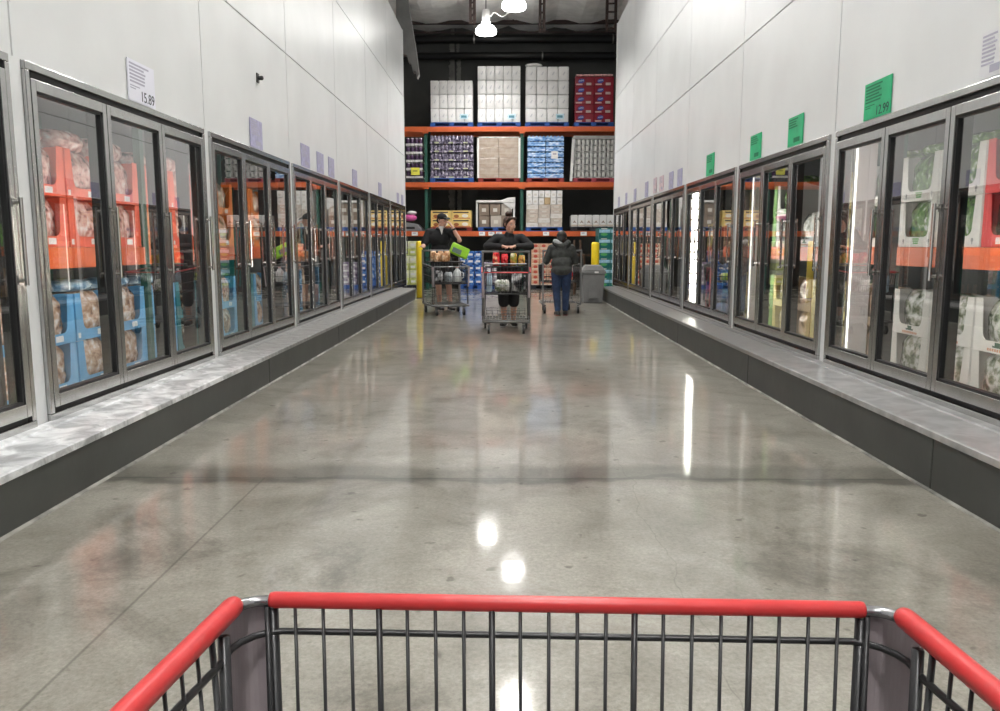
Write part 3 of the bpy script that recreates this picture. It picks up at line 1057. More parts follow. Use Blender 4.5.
def stock(s, kinds_low, kinds_up, y_start, n, skip_up=()):
    side = WNAME[s]
    pitch = 0.60
    for i in range(n):
        yc = y_start + pitch * i + 0.07 * (i // 4)
        for lv, z in ((0, 0.105), (1, 0.105 + CH + 0.004)):
            k = kinds_low(i, lv)
            if k:
                carton(k, s, (s * 3.31, yc, z), f'{["bottom", "second"][lv]} row, {ORD[i]} column inside {side}')
        for lv, z in ((0, 1.192), (1, 1.192 + CH + 0.004)):
            k = kinds_up(i, lv)
            if k:
                carton(k, s, (s * 3.31, yc, z), f'{["third", "top"][lv]} row, {ORD[i]} column inside {side}')
        # loose bags heaped on the stacks
        for z, ks, rows in ((1.192, kinds_up, 'top'), (0.105, kinds_low, 'lower')):
            k = ks(i, 1)
            if k in ('coral', 'blue', 'white_veg', 'green_veg') and i < 9 and not (rows == 'lower' and k == 'white_veg'):
                m, cn, bm, bn = CARTON_KINDS[k]
                if k == 'blue': bm, bn = B_clear, 'clear blue'
                bk = ('heap', k, s, i % 3)
                if bk not in PROTO:
                    PROTO[bk] = bag_mesh(s, bm, 'heaped_bag', 0.50 - 0.05 * (i % 3), 0.30, 0.15 - 0.03 * (i % 2) if k == 'coral' else 0.085, seed=11 + i)
                b = bpy.data.objects.new('heaped_bag', PROTO[bk])
                C.objects.link(b)
                tag(b, f'{bn} bag heaped on the {rows} {cn} stack, {ORD[i]} column inside {side}', 'bag', 'bags heaped on the cartons')
                b.location = (s * 3.52, yc, z + 2 * CH + 0.010)
    # pallets under the lower stacks
    j = 0
    while j < n:
        a = y_start + pitch * j + 0.07 * (j // 4) - 0.29
        b = y_start + pitch * min(n - 1, j + 1) + 0.07 * (j // 4) + 0.29
        p = MB()
        p.box(s * 3.29, s * 4.0, a, b, 0.075, 0.102)
        for u in (a, (a + b) / 2 - 0.05, b - 0.10):
            p.box(s * 3.29, s * 4.0, u, u + 0.10, 0.0, 0.0745)
        tag(p.build('low_pallet', M_lowpallet), f'dark low pallet under the {ORD[j]} and following columns inside {side}', 'pallet', 'freezer pallets')
        j += 2

def lowL(i, lv):
    if i < 5: return 'blue'
    if i < 6: return 'teal'
    return ['blue', 'teal', 'blue', 'tan', 'teal', 'blue', 'tan'][i % 7]
def upL(i, lv):
    if i < 7: return 'coral' if i != 4 or lv else 'orange'
    if i < 10: return 'orange'
    return ['tan', 'teal', 'orange', 'yellow'][i % 4] if lv == 0 else None
stock(-1, lowL, upL, 5.17, 15)
def lowR(i, lv):
    if i < 3: return 'white_veg'
    if i == 3: return 'tan'
    if i < 8: return 'yellow' if i != 6 else 'tan'
    return ['green', 'yellow', 'white_veg', 'teal', 'tan', 'red', 'yellow', 'teal'][i % 8]
def upR(i, lv):
    if i == 0: return 'red'
    if i < 4: return 'green_veg'
    if i == 4: return 'yellow'
    if i < 8: return 'white_veg' if lv == 0 else ('green_veg' if i == 7 else None)
    return ['green', 'yellow', 'green', 'tan'][i % 4] if lv == 0 or i < 11 else None
stock(1, lambda i, lv: lowR(max(0, i - 1), lv), lambda i, lv: 'red' if i < 2 else upR(i - 1, lv), 4.80, 16)
for s in (-1, 1):
    for q in range(4):
        a = (5.17 if s < 0 else 4.80) + q * 2.47 - CW / 2 - 0.0472
        freezer_rack(s, a, a + 2.47 - 0.0006, f'{ORD[q]} section behind the {WNAME[s]}')

# ------------------------------------------------------------------ pallet racking across the back
YR = 22.5
U = 22.5 / 800.0
def zx(px, py):
    return at(px, py, YR)
BEAMS = [zx(510, 231.2).z, zx(510, 182.2).z, zx(510, 126.6).z]   # tops
BH = 0.135
UPX = [-5.05, zx(426.3, 200).x, zx(521.8, 200).x, zx(521.8, 200).x + 2.70]
M_orange2 = mat('rack_orange', (0.64, 0.125, 0.033), 0.4, 0, 0.08, 3)
rk = thing('pallet_rack', 'tall pallet rack with orange beams and green uprights across the hall end', 'rack', (0, YR, 0))
RD = 1.05
for x in UPX:
    for d in (0.0, RD - 0.08):
        u = MB().box(x - 0.042, x + 0.042, d, d + 0.08, 0.006, BEAMS[2] - 0.001)
        up = u.build('upright', M_green, rk, bevel=0.004)
        MB().box(x - 0.09, x + 0.09, d - 0.03, d + 0.11, 0.0, 0.0058).build('foot_plate', M_green, up)
    br = MB()
    for i in range(4):
        z = 0.4 + i * 1.0
        br.tube([(x, 0.085, z), (x, RD - 0.085, z + 0.6)], 0.018, 6)
    for i in range(4):
        br2 = MB().tube([(x, 0.085, 0.3 + i * 1.05), (x, RD - 0.085, 0.9 + i * 1.05)], 0.016, 6).build('brace', M_green, rk)
for zt in BEAMS:
    for a, b in zip(UPX[:-1], UPX[1:]):
        for d in (-0.025, RD - 0.045):
            MB().box(a + 0.044, b - 0.044, d, d + 0.05, zt - BH, zt).build('beam', M_orange2, rk, bevel=0.004)
    for x in UPX[1:3]:
        MB().box(x - 0.075, x + 0.075, -0.045, -0.0255, zt - BH - 0.05, zt - 0.002).build('beam_connector', M_orange2, rk)

tagw = mat('tag_card', (0.85, 0.85, 0.85), 0.5)
for i, px in enumerate((415, 482, 491.5, 499, 546, 583.5)):
    p = zx(px, 233.3)
    w = 0.085
    o = MB().box(-w, w, -0.004, 0.0, -0.055, 0.05).build('shelf_tag', tagw, None, (p.x, YR - 0.048, BEAMS[0] - BH / 2))
    MB().box(-w * 0.7, w * 0.3, -0.0048, -0.0041, 0.0, 0.03).build('printed_price', M_inkp, o)
    tag(o, f'white shelf tag on the lowest orange beam, {ORD[i]} of six along the rack', 'shelf tag', 'shelf tags')

# ---- pallets
M_pblue = mat('blue_pallet_wood', (0.018, 0.085, 0.33), 0.6, 0, 0.2, 8)
M_pred = mat('red_pallet_wood', (0.26, 0.025, 0.02), 0.6, 0, 0.2, 8)
M_pblack = mat('black_pallet', (0.02, 0.022, 0.03), 0.5)
def pallet(xc, z, w, m, label, y=YR - 0.02, depth=1.05):
    t = thing('pallet', label, 'pallet', (xc, y, z), 0, 'pallets')
    for i in range(5):
        d = i * (depth - 0.1) / 4
        MB().box(-w / 2, w / 2, d, d + 0.10, 0.092, 0.110).build('deck_board', m, t)
    for i in range(3):
        x = -w / 2 + i * (w - 0.14) / 2
        MB().box(x, x + 0.14, 0.0, depth, 0.018, 0.0918).build('stringer', m, t)
    for i in range(2):
        d = i * (depth - 0.1)
        MB().box(-w / 2, w / 2, d, d + 0.10, 0.0, 0.0178).build('base_board', m, t)
    return t
PH = 0.111

def load(x0p, x1p, ytop, rows, cols, level, name, cat, mats_, what, where, pm, pmn, depth=0.55, fn=None, jit=0.006, bevel=0.02, rowsfrac=None, group=None, smooth=False, no_pallet=False, yoff=0.0):
    """grid of packs on a pallet; pixel columns x0p..x1p, top at ytop, standing on rack level"""
    zb = (BEAMS[level] if level >= 0 else 0.0)
    a, b = zx(x0p, ytop), zx(x1p, ytop)
    w = b.x - a.x
    xc = (a.x + b.x) / 2
    y = YR - 0.02 + yoff
    if not no_pallet:
        pallet(xc, zb + 0.0005, min(w + 0.02, 1.25), pm, f'{pmn} pallet under the {where}', y)
        zb += PH + 0.001
    htot = a.z - zb
    cw, rh = w / cols, htot / rows
    protos = {}
    for r in range(rows):
        for c in range(cols):
            key = fn(r, c) if fn else 0
            if key is None:
                continue
            m = mats_[key] if isinstance(mats_, (list, tuple)) else mats_
            lab = f'{what if isinstance(what, str) else what[key]}, {ORD[r]} row up, {ORD[c]} column, {where}'
            if len(lab.split()) > 16:
                for cut in (' on the ', ' behind ', ' cut ', ' under ', ' beside ', ' between '):
                    i = lab.find(cut)
                    if i > 0 and len(lab.split()) > 16:
                        lab = lab[:i]
            pos = (a.x + cw * (c + 0.5) + rnd.uniform(-jit, jit), y + 0.005 + rnd.uniform(0, jit * 3), zb + rh * r)
            if key not in protos:
                protos[key] = name(cw - 2 * jit - 0.001, depth, rh - 0.002, m, key)
                o = protos[key]
                tag(o, lab, cat, group or where)
            else:
                o = dup(protos[key], None, None, lab)
            o.location = pos
    return a.x, b.x, zb, a.z, y

def soft_pack(w, d, h, m, key=0):
    """film-wrapped pack of rolls: puffy block with rounded edges"""
    b = MB()
    n = 5
    vs, fs = [], []
    r = min(w, h) * 0.10
    o = MB().box(-w / 2, w / 2, 0, d, 0, h).build('paper_pack', m, None, bevel=r, seg=3, smooth=True)
    q = MB()
    q.box(-w * 0.10, w * 0.16, -0.0015, 0.002, h * 0.35, h * 0.62)
    k = MB()
    pts = [(-0.05, 0.42), (0.06, 0.64), (0.10, 0.60), (0.0, 0.36)]
    k.prism(pts, lambda u, v, t: (u * w * 1.6, -0.002 + 0.004 * t, v * h))
    k.build('printed_mark', mat('grey_mark', (0.52, 0.52, 0.55), 0.4), o)
    return o
M_wrapw = mat('white_film', (0.78, 0.77, 0.76), 0.25, 0, 0.05, 9, 0.5, bscale=14)
def edge_label(x, z, y, label):
    o = MB().box(-0.11, 0.11, -0.004, 0.0, -0.07, 0.07).build('ticket_sign', mat('ticket_paper', (0.55, 0.72, 0.80), 0.4), None, (x, y - 0.012, z))
    MB().box(-0.075, 0.075, -0.0048, -0.0041, -0.035, 0.03).build('printed_code', mat('teal_print', (0.08, 0.25, 0.33), 0.5), o)
    tag(o, label, 'ticket', 'pallet tickets')
for (a, b, yt, r, c, where) in [(430.2, 472.6, 80.5, 3, 5, 'short white load on the top beam'),
                                (477.5, 520.6, 66.0, 4, 5, 'tall white load beside the short one'),
                                (525.8, 569.2, 66.5, 4, 4, 'tall white load beside the red boxes')]:
    x0, x1, z0, z1, y = load(a, b, yt, r, c, 2, soft_pack, 'paper pack', M_wrapw, 'white paper pack', where, M_pblue, 'blue', jit=0.0015)
    edge_label(x1 - 0.24, z0 + 0.15, y, f'pale blue ticket on the {where}')
# loose film bunched on top of one tall load
p = zx(534, 66.3)
fm = MB()
for i in range(5):
    fm.ball((-0.16 + 0.08 * i, 0.2 + 0.03 * (i % 2), 0.02), (0.10, 0.14, 0.05 - 0.006 * abs(i - 1)), 12)
# one soft lump of gathered film
fl = MB().ball((0, 0.2, 0.035), (0.24, 0.18, 0.055), 16)
tag(fl.build('film_bunch', M_wrapw, None, (p.x, YR, p.z + 0.024), smooth=True), 'bunched white film on top of the tall load beside the red boxes', 'plastic film')

def red_box(w, d, h, m, key=0):
    o = MB().box(-w / 2, w / 2, 0, d, 0, h).build('red_box', m, None, bevel=0.008)
    e = MB().lathe([(0.001, -0.001), (1.0, -0.001), (1.0, 0.001), (0.001, 0.001)], n=20)
    e.v = [(-w * 0.18 + x * w * 0.17, -0.0015 + z, h * 0.52 + y * h * 0.24 + x * h * 0.04) for x, y, z in e.v]
    lg = e.build('oval_logo', mat('logo_blue', (0.03, 0.04, 0.30), 0.4), o)
    sw = MB()
    for i in range(4):
        u = -w * 0.30 + i * w * 0.062
        sw.tube([(u, -0.0035, h * 0.45 + i * 0.004), (u + w * 0.03, -0.0035, h * 0.62 + i * 0.004), (u + w * 0.055, -0.0035, h * 0.47 + i * 0.004)], 0.006, 5)
    sw.build('logo_script', mat('logo_white', (0.85, 0.85, 0.9), 0.4), lg)
    MB().box(w * 0.08, w * 0.34, -0.0012, 0, h * 0.05, h * 0.32).build('pale_panel', mat('pale_panel', (0.55, 0.42, 0.40), 0.4), o)
    MB().box(-w * 0.45, -w * 0.12, -0.0012, 0, h * 0.06, h * 0.22).build('strip_print', mat('pink_print', (0.75, 0.45, 0.45), 0.4), o)
    return o
M_redfilm = mat('red_film_box', (0.27, 0.014, 0.030), 0.25, 0, 0.15, 7, 0.2)
load(575, 614, 76.5, 5, 2, 2, red_box, 'box', M_redfilm, 'red box with a blue oval logo', 'red load on the top beam', M_pblue, 'blue', jit=0.004)
p0, p1 = zx(576, 76), zx(613, 76)
o = MB().box(p0.x, p1.x, YR, YR + 0.5, p0.z + 0.003, p0.z + 0.05).build('shrink_cap', mat('clear_pink_film', (0.72, 0.42, 0.42), 0.2, 0, 0.4, 14, 0.8), None, bevel=0.02)
tag(o, 'crinkled pinkish plastic cap on the red box load', 'plastic film')

# second level
B_purple = print_mat('purple_bottles', [(0.02, 0.018, 0.03), (0.13, 0.11, 0.17), (0.30, 0.27, 0.36), (0.66, 0.62, 0.66)], (16, 16, 13), 0.2, 0.5)
def bottle_case(w, d, h, m, key=0):
    """film-wrapped tray of bottles: low tray, bottle bodies with necks"""
    o = MB().box(-w / 2, w / 2, 0, d, 0, h * 0.22).build('bottle_case', m, None)
    b = MB()
    n = 4
    r = w / n / 2 * 0.96
    for i in range(n):
        x = -w / 2 + r * 1.02 + i * (w - 2.04 * r) / (n - 1)
        b = MB().lathe([(r * 0.9, h * 0.225), (r, h * 0.3), (r, h * 0.68), (r * 0.45, h * 0.86), (r * 0.42, h * 0.98)], (x, r + 0.004, 0), 10)
        b.build('bottle', m, o, smooth=True)
    MB().box(-w / 2, w / 2, 2 * r + 0.01, d, h * 0.225, h * 0.95).build('inner_rows', m, o)
    MB().box(-w * 0.2, w * 0.12, -0.002, 0.0, h * 0.02, h * 0.2).build('label', mat('lime_label', (0.42, 0.44, 0.30), 0.4), o)
    return o
load(429.8, 473.2, 135, 5, 3, 1, bottle_case, 'bottle case', B_purple, 'case of dark purple bottles', 'dark bottle load on the middle beam', M_pblue, 'blue', jit=0.003)

def tray_case(w, d, h, m, key=0):
    t = 0.012
    o = MB().box(-w / 2, w / 2, 0, d, 0, 0.02).box(-w / 2, w / 2, 0, t, 0.0205, h * 0.26).build('tray_case', m[0], None)
    n = 2
    for i in range(n):
        r = w / n / 2 * 0.9
        x = -w / 2 + w / n * (i + 0.5)
        j = MB().lathe([(r * 0.92, 0.022), (r, 0.04), (r, h * 0.82), (r * 0.85, h * 0.86)], (x, r + 0.02, 0), 12).build('jar', m[1], o, smooth=True)
        MB().lathe([(r * 0.87, h * 0.861), (r * 0.87, h * 0.97)], (x, r + 0.02, 0), 12).build('lid', m[2], j)
    return o
load(405.5, 422.5, 137.5, 5, 2, 1, tray_case, 'jar tray', [(mat('white_tray', (0.75, 0.73, 0.74), 0.5), mat('purple_jar', (0.07, 0.035, 0.085), 0.2), mat('jar_lid', (0.35, 0.30, 0.36), 0.3))], 'white tray of purple jars', 'jar load cut by the white wall edge', M_pblack, 'black', fn=lambda r, c: 0, jit=0.003)
p = zx(415.5, 171.5)
o = MB().box(-0.12, 0.12, -0.004, 0, -0.10, 0.10).build('notice_sign', mat('yellow_paper', (0.85, 0.80, 0.10), 0.5), None, (p.x, YR - 0.045, p.z))
MB().box(-0.07, 0.06, -0.0048, -0.0041, -0.01, 0.03).build('printed_words', mat('olive_print', (0.4, 0.38, 0.05), 0.5), o)
tag(o, 'bright yellow paper notice on the jar load', 'notice')

def wrapped_box(w, d, h, m, key=0):
    o = MB().box(-w / 2, w / 2, 0, d, 0, h).build('brown_box', m, None, bevel=0.006)
    MB().box(-w / 2 + 0.002, w / 2 - 0.002, -0.0012, 0.0, h * 0.46, h * 0.54).build('tape', mat('parcel_tape', (0.52, 0.44, 0.36), 0.12), o)
    return o
M_brownfilm = mat('filmed_cardboard', (0.40, 0.31, 0.24), 0.18, 0, 0.22, 5, 0.5, col2=(0.52, 0.44, 0.38))
x0, x1, z0, z1, y = load(478.5, 519.0, 138, 4, 2, 1, wrapped_box, 'box', M_brownfilm, 'brown box under film', 'brown load on the middle beam', M_pred, 'red', jit=0.003)
M_edge = mat('edge_board', (0.80, 0.79, 0.77), 0.5)
for x, q in ((x0 - 0.012, 'dark bottle load'), (x1 + 0.012, 'green upright')):
    tag(MB().box(-0.028, 0.028, -0.006, 0, 0, z1 - z0).box(-0.028 if x < x0 else 0.022, -0.022 if x < x0 else 0.028, 0.0005, 0.07, 0, z1 - z0).build('edge_board', M_edge, None, (x, y - 0.002, z0)),
        f'white corner board on the brown load, on the side of the {q}', 'corner board', 'corner boards')
tag(MB().box(x0, x1, y, y + 0.5, z1 + 0.002, z1 + 0.035).build('top_sheet', mat('top_film', (0.62, 0.60, 0.57), 0.2, 0, 0.15, 9, 0.5), None, bevel=0.01), 'pale film sheet over the brown load on the middle beam', 'film sheet')

B_water = print_mat('blue_water', [(0.05, 0.14, 0.42), (0.16, 0.34, 0.68), (0.42, 0.60, 0.85), (0.80, 0.88, 0.95)], (7, 7, 22), 0.12, 0.5)
def water_case(w, d, h, m, key=0):
    o = MB().box(-w / 2, w / 2, 0, d, 0, h * 0.8).build('water_case', m, None, bevel=0.012, smooth=False)
    n = 5
    for i in range(n):
        x = -w / 2 + w / n * (i + 0.5)
        r = w / n * 0.3
        MB().lathe([(r * 1.3, h * 0.8), (r, h * 0.9), (r * 0.6, h * 0.99)], (x, r * 1.4, 0), 8).build('bottle_neck', m, o, smooth=True)
    return o
x0, x1, z0, z1, y = load(527.3, 564.2, 135.5, 8, 2, 1, water_case, 'water case', B_water, 'blue case of water bottles', 'blue water load on the middle beam', M_pred, 'red', jit=0.004)
p = zx(554.5, 155)
o = MB().box(-0.09, 0.09, -0.004, 0, -0.10, 0.10).build('paper_sheet', M_edge, None, (p.x, y - 0.012, p.z))
MB().box(-0.05, 0.05, -0.0048, -0.0041, 0.0, 0.05).build('printed_words', M_inkp, o)
tag(o, 'white paper sheet stuck on the blue water load', 'paper')

M_tin = mat('tin_grey', (0.62, 0.61, 0.59), 0.35, 0.0, 0.2, 9)
def tin_tray(w, d, h, m, key=0):
    o = MB().box(-w / 2, w / 2, 0, d, 0, h * 0.22).build('tin_tray', mat('tin_tray_card', (0.55, 0.54, 0.52), 0.5), None)
    for i in range(2):
        r = w / 4 * 0.95
        MB().lathe([(r * 0.9, h * 0.222), (r, h * 0.26), (r, h * 0.92), (r * 0.9, h * 0.98)], (-w / 4 + i * w / 2, r + 0.004, 0), 12).build('tin', m, o, smooth=True)
    MB().box(-w * 0.2, w * 0.25, -0.0012, 0, h * 0.05, h * 0.17).build('label', mat('dark_label', (0.10, 0.10, 0.10), 0.4), o)
    return o
x0, x1, z0, z1, y = load(573.5, 615, 139.5, 6, 5, 1, tin_tray, 'tin tray', M_tin, 'grey tray of two tins', 'grey tin load on the middle beam', mat('pink_pallet', (0.42, 0.06, 0.09), 0.6, 0, 0.2, 8), 'pinkish red', jit=0.003)
tag(MB().box(x0, x1, y, y + 0.5, z1 + 0.002, z1 + 0.10).build('top_sheet', mat('grey_sheet', (0.40, 0.39, 0.38), 0.3, 0, 0.15, 6), None, bevel=0.01), 'grey cardboard cap on the grey tin load', 'cap sheet')
o = MB().box(-0.035, 0.035, -0.006, 0.0, 0, z1 - z0 + 0.1).box(-0.035, -0.029, 0.0005, 0.07, 0, z1 - z0 + 0.1).build('edge_board', M_edge, None, (x0 - 0.06, y - 0.03, BEAMS[1] + 0.02))
o.rotation_euler = (0, R(3.0), 0)
tag(o, 'white corner board leaning against the grey tin load', 'corner board', 'corner boards')

# lowest beam level
M_pinkp = mat('pink_plastic', (0.72, 0.12, 0.38), 0.35, 0, 0.1, 6)
p0, p1 = zx(402, 229), zx(422, 229)
t = thing('plastic_plinth', 'grey plastic base under a pink bundle beside the white wall edge', 'base', ((p0.x + p1.x) / 2, YR, BEAMS[0] + 0.001))
w = p1.x - p0.x
MB().prism([(-w / 2, 0), (w / 2, 0), (w / 2, 0.06), (w / 2 - 0.14, 0.20), (-w / 2, 0.26)], lambda u, v, k: (u, 0.6 * k, v)).build('body', mat('grey_plastic', (0.22, 0.22, 0.23), 0.4), t, bevel=0.015)
MB().box(-w / 2 + 0.02, w / 2 - 0.2, -0.004, -0.0005, 0.06, 0.12).build('rim_strip', M_black, t)
pk = thing('pink_bundle', 'pink and white plastic bundle on the grey base', 'bundle', ((p0.x + p1.x) / 2 - 0.08, YR + 0.2, BEAMS[0] + 0.275))
MB().ball((0, 0, 0.10), (0.20, 0.16, 0.10), 16).build('pink_lobe', M_pinkp, pk, smooth=True)
MB().ball((0.06, 0.0, 0.235), (0.14, 0.13, 0.06), 16).build('white_lobe', M_wrapw, pk, smooth=True)

def picture_box(w, d, h, m, key=0):
    o = MB().box(-w / 2, w / 2, 0, d, 0, h).build('picture_box', m, None, bevel=0.006)
    q = random.Random(5)
    MB().box(-w * 0.40, w * 0.36, -0.0012, 0, h * 0.70, h * 0.86).build('title_print', mat('dark_print', (0.05, 0.03, 0.03), 0.5), o)
    MB().ball((-w * 0.25, -0.0005, h * 0.32), (w * 0.13, 0.0015, h * 0.2), 12).build('picture_spot', mat('brown_print', (0.35, 0.12, 0.04), 0.5), o)
    MB().ball((w * 0.18, -0.0005, h * 0.36), (w * 0.16, 0.0015, h * 0.22), 12).build('picture_spot', mat('white_print', (0.85, 0.80, 0.72), 0.5), o)
    MB().box(-w * 0.44, w * 0.44, -0.0012, 0, h * 0.04, h * 0.12).build('strip_print', mat('red_print', (0.5, 0.06, 0.03), 0.5), o)
    return o
load(430.5, 471.5, 210.5, 2, 2, 0, picture_box, 'box', mat('yellow_box', (0.83, 0.60, 0.20), 0.4, 0, 0.1, 5), 'yellow picture box', 'yellow load behind the man in the cap', M_pred, 'red', jit=0.004)

def plain_box(w, d, h, m, key=0):
    o = MB().box(-w / 2, w / 2, 0, d, 0, h).build('carton_box', m, None, bevel=0.006)
    MB().box(-w * 0.2, w * 0.2, -0.0012, 0, h * 0.3, h * 0.6).build('label', mat('pale_label', (0.68, 0.64, 0.58), 0.5), o)
    return o
x0, x1, z0, z1, y = load(478.5, 512.5, 203.5, 2, 3, 0, plain_box, 'box', [mat('taupe_card', (0.25, 0.19, 0.145), 0.5, 0, 0.2, 4), mat('pale_card', (0.5, 0.44, 0.38), 0.5, 0, 0.1, 4)], ['brown box', 'pale box'], 'white-framed load behind the woman', M_pblue, 'blue', fn=lambda r, c: (r * 2 + c) % 3 == 1 and 1 or 0, jit=0.012)
wr = thing('white_wrap', 'white plastic wrap framing the brown boxes behind the woman', 'plastic wrap', ((x0 + x1) / 2, y - 0.006, z0))
hw, hh = (x1 - x0) / 2 + 0.02, z1 - z0
for sx in (-1, 1):
    MB().box(sx * hw, sx * (hw + 0.05), -0.01, 0.55, 0, hh + 0.02).build('side_wrap', M_wrapw, wr, bevel=0.008)
MB().prism([(-hw - 0.05, hh + 0.022), (hw + 0.06, hh + 0.022), (hw + 0.06, hh + 0.17), (hw - 0.15, hh + 0.15), (hw - 0.35, hh + 0.085), (-hw - 0.05, hh + 0.085)], lambda u, v, k: (u, -0.03 + 0.58 * k, v)).build('top_wrap', M_wrapw, wr, bevel=0.012)
MB().prism([(hw - 0.30, hh + 0.02), (hw + 0.06, hh + 0.02), (hw + 0.05, hh - 0.10), (hw - 0.05, hh - 0.16)], lambda u, v, k: (u, -0.022 + 0.008 * k, v)).build('hanging_flap', M_wrapw, wr)

# white and tan load
x0, x1, z0, z1, y = load(526.2, 562.5, 204.5, 5, 3, 0, plain_box, 'flat box', [mat('cream_card', (0.62, 0.53, 0.46), 0.4, 0, 0.2, 6), mat('whitish_card', (0.80, 0.76, 0.72), 0.4, 0, 0.1, 6)], ['tan flat box', 'whitish flat box'], 'mixed load on the lowest beam', M_pblue, 'blue', fn=lambda r, c: 1 if (r * 5 + c * 3) % 4 == 0 else 0, jit=0.006)
cw = (x1 - x0) / 6
hb = (zx(540, 190.5).z - z1) / 2
pr = None
for r in range(2):
    for c in range(6):
        lab = f'small white box, {["lower", "topmost"][r]} layer, {ORD[c]} along, on the mixed load'
        if r == 0 and c == 3: lab = 'small tan box among the white ones on the mixed load'
        loc = (x0 + cw * (c + 0.5), y + 0.01 * ((c + r) % 3), z1 + 0.001 + hb * r)
        if r == 0 and c == 3:
            o = MB().box(-cw * 0.48, cw * 0.48, 0, 0.5, 0, hb - 0.003).build('small_box', mat('tan_card', (0.5, 0.36, 0.2), 0.5), None, loc, bevel=0.008)
            tag(o, lab, 'box', 'small boxes on the mixed load')
            continue
        if pr is None:
            pr = MB().box(-cw * 0.46, cw * 0.46, 0, 0.5, 0, hb - 0.003).build('small_box', mat('bright_card', (0.84, 0.82, 0.80), 0.35, 0, 0.05, 8), None, loc, bevel=0.014)
            MB().box(-cw * 0.2, cw * 0.25, -0.0012, 0, hb * 0.25, hb * 0.55).build('label', mat('pale_label', (0.68, 0.64, 0.58), 0.5), pr)
            tag(pr, lab, 'box', 'small boxes on the mixed load')
        else:
            o = dup(pr, loc, None, lab)

def tissue_pack(w, d, h, m, key=0):
    o = MB().box(-w / 2, w / 2, 0, d, 0, h).build('tissue_pack', m, None, bevel=0.03, seg=3)
    k = MB().prism([(-0.3, 0.30), (0.0, 0.55), (0.3, 0.30), (0.0, 0.38)], lambda u, v, t: (u * w, -0.0015 + 0.002 * t, v * h))
    k.build('chevron_print', mat('brown_mark', (0.30, 0.22, 0.18), 0.5), o)
    MB().box(-w * 0.45, w * 0.45, -0.0012, 0, h * 0.08, h * 0.2).build('strip_print', mat('beige_print', (0.6, 0.5, 0.4), 0.5), o)
    return o
load(571, 614, 214.8, 1, 6, 0, tissue_pack, 'tissue pack', M_wrapw, 'white tissue pack', 'low white load beside the green-signed wall', M_pblack, 'black', jit=0.002)

# floor level under the rack
def peach_box(w, d, h, m, key=0):
    o = MB().box(-w / 2, w / 2, 0, d, 0, h).build('juice_box', m, None, bevel=0.006)
    MB().ball((0.0, -0.0005, h * 0.55), (w * 0.26, 0.0015, h * 0.30), 12).build('picture_spot', mat('red_fruit_print', (0.55, 0.08, 0.05), 0.4), o)
    MB().box(-w * 0.45, w * 0.45, -0.0012, 0, h * 0.08, h * 0.22).build('strip_print', mat('cream_print', (0.8, 0.72, 0.6), 0.5), o)
    return o
load(531.5, 556, 243.5, 8, 3, -1, peach_box, 'box', mat('peach_box', (0.70, 0.42, 0.28), 0.4, 0, 0.1, 6), 'peach box with a red fruit picture', 'peach box stack under the rack', M_pblack, 'black', jit=0.003)
def blue_pack(w, d, h, m, key=0):
    o = MB().box(-w / 2, w / 2, 0, d, 0, h).build('blue_pack', m, None, bevel=0.02)
    MB().box(-w * 0.3, w * 0.3, -0.0012, 0, h * 0.35, h * 0.65).build('label', M_label, o)
    return o
B_blue2 = print_mat('blue_film', [(0.01, 0.03, 0.14), (0.03, 0.12, 0.42), (0.10, 0.25, 0.60), (0.60, 0.70, 0.85)], (9, 9, 9), 0.15, 0.5)
load(459, 482, 251, 5, 3, -1, blue_pack, 'pack', B_blue2, 'blue shrink-wrapped pack', 'blue floor stack between the two carts', M_pblue, 'blue', jit=0.006)
load(484, 500, 262, 4, 2, -1, blue_pack, 'pack', print_mat('mauve_film', [(0.05, 0.03, 0.06), (0.25, 0.2, 0.3), (0.5, 0.45, 0.5), (0.8, 0.75, 0.75)], (9, 9, 9), 0.2, 0.4), 'mauve pack', 'mauve floor stack behind the woman', M_pblue, 'blue', jit=0.006)
load(401, 416.5, 241, 6, 2, -1, blue_pack, 'pack', [mat('lime_film', (0.55, 0.60, 0.20), 0.3, 0, 0.3, 8), mat('pale_lime', (0.72, 0.74, 0.52), 0.3, 0, 0.2, 8)], ['lime pack', 'pale lime pack'], 'lime floor stack beside the yellow bollard', M_pblack, 'black', fn=lambda r, c: r % 2, jit=0.004)

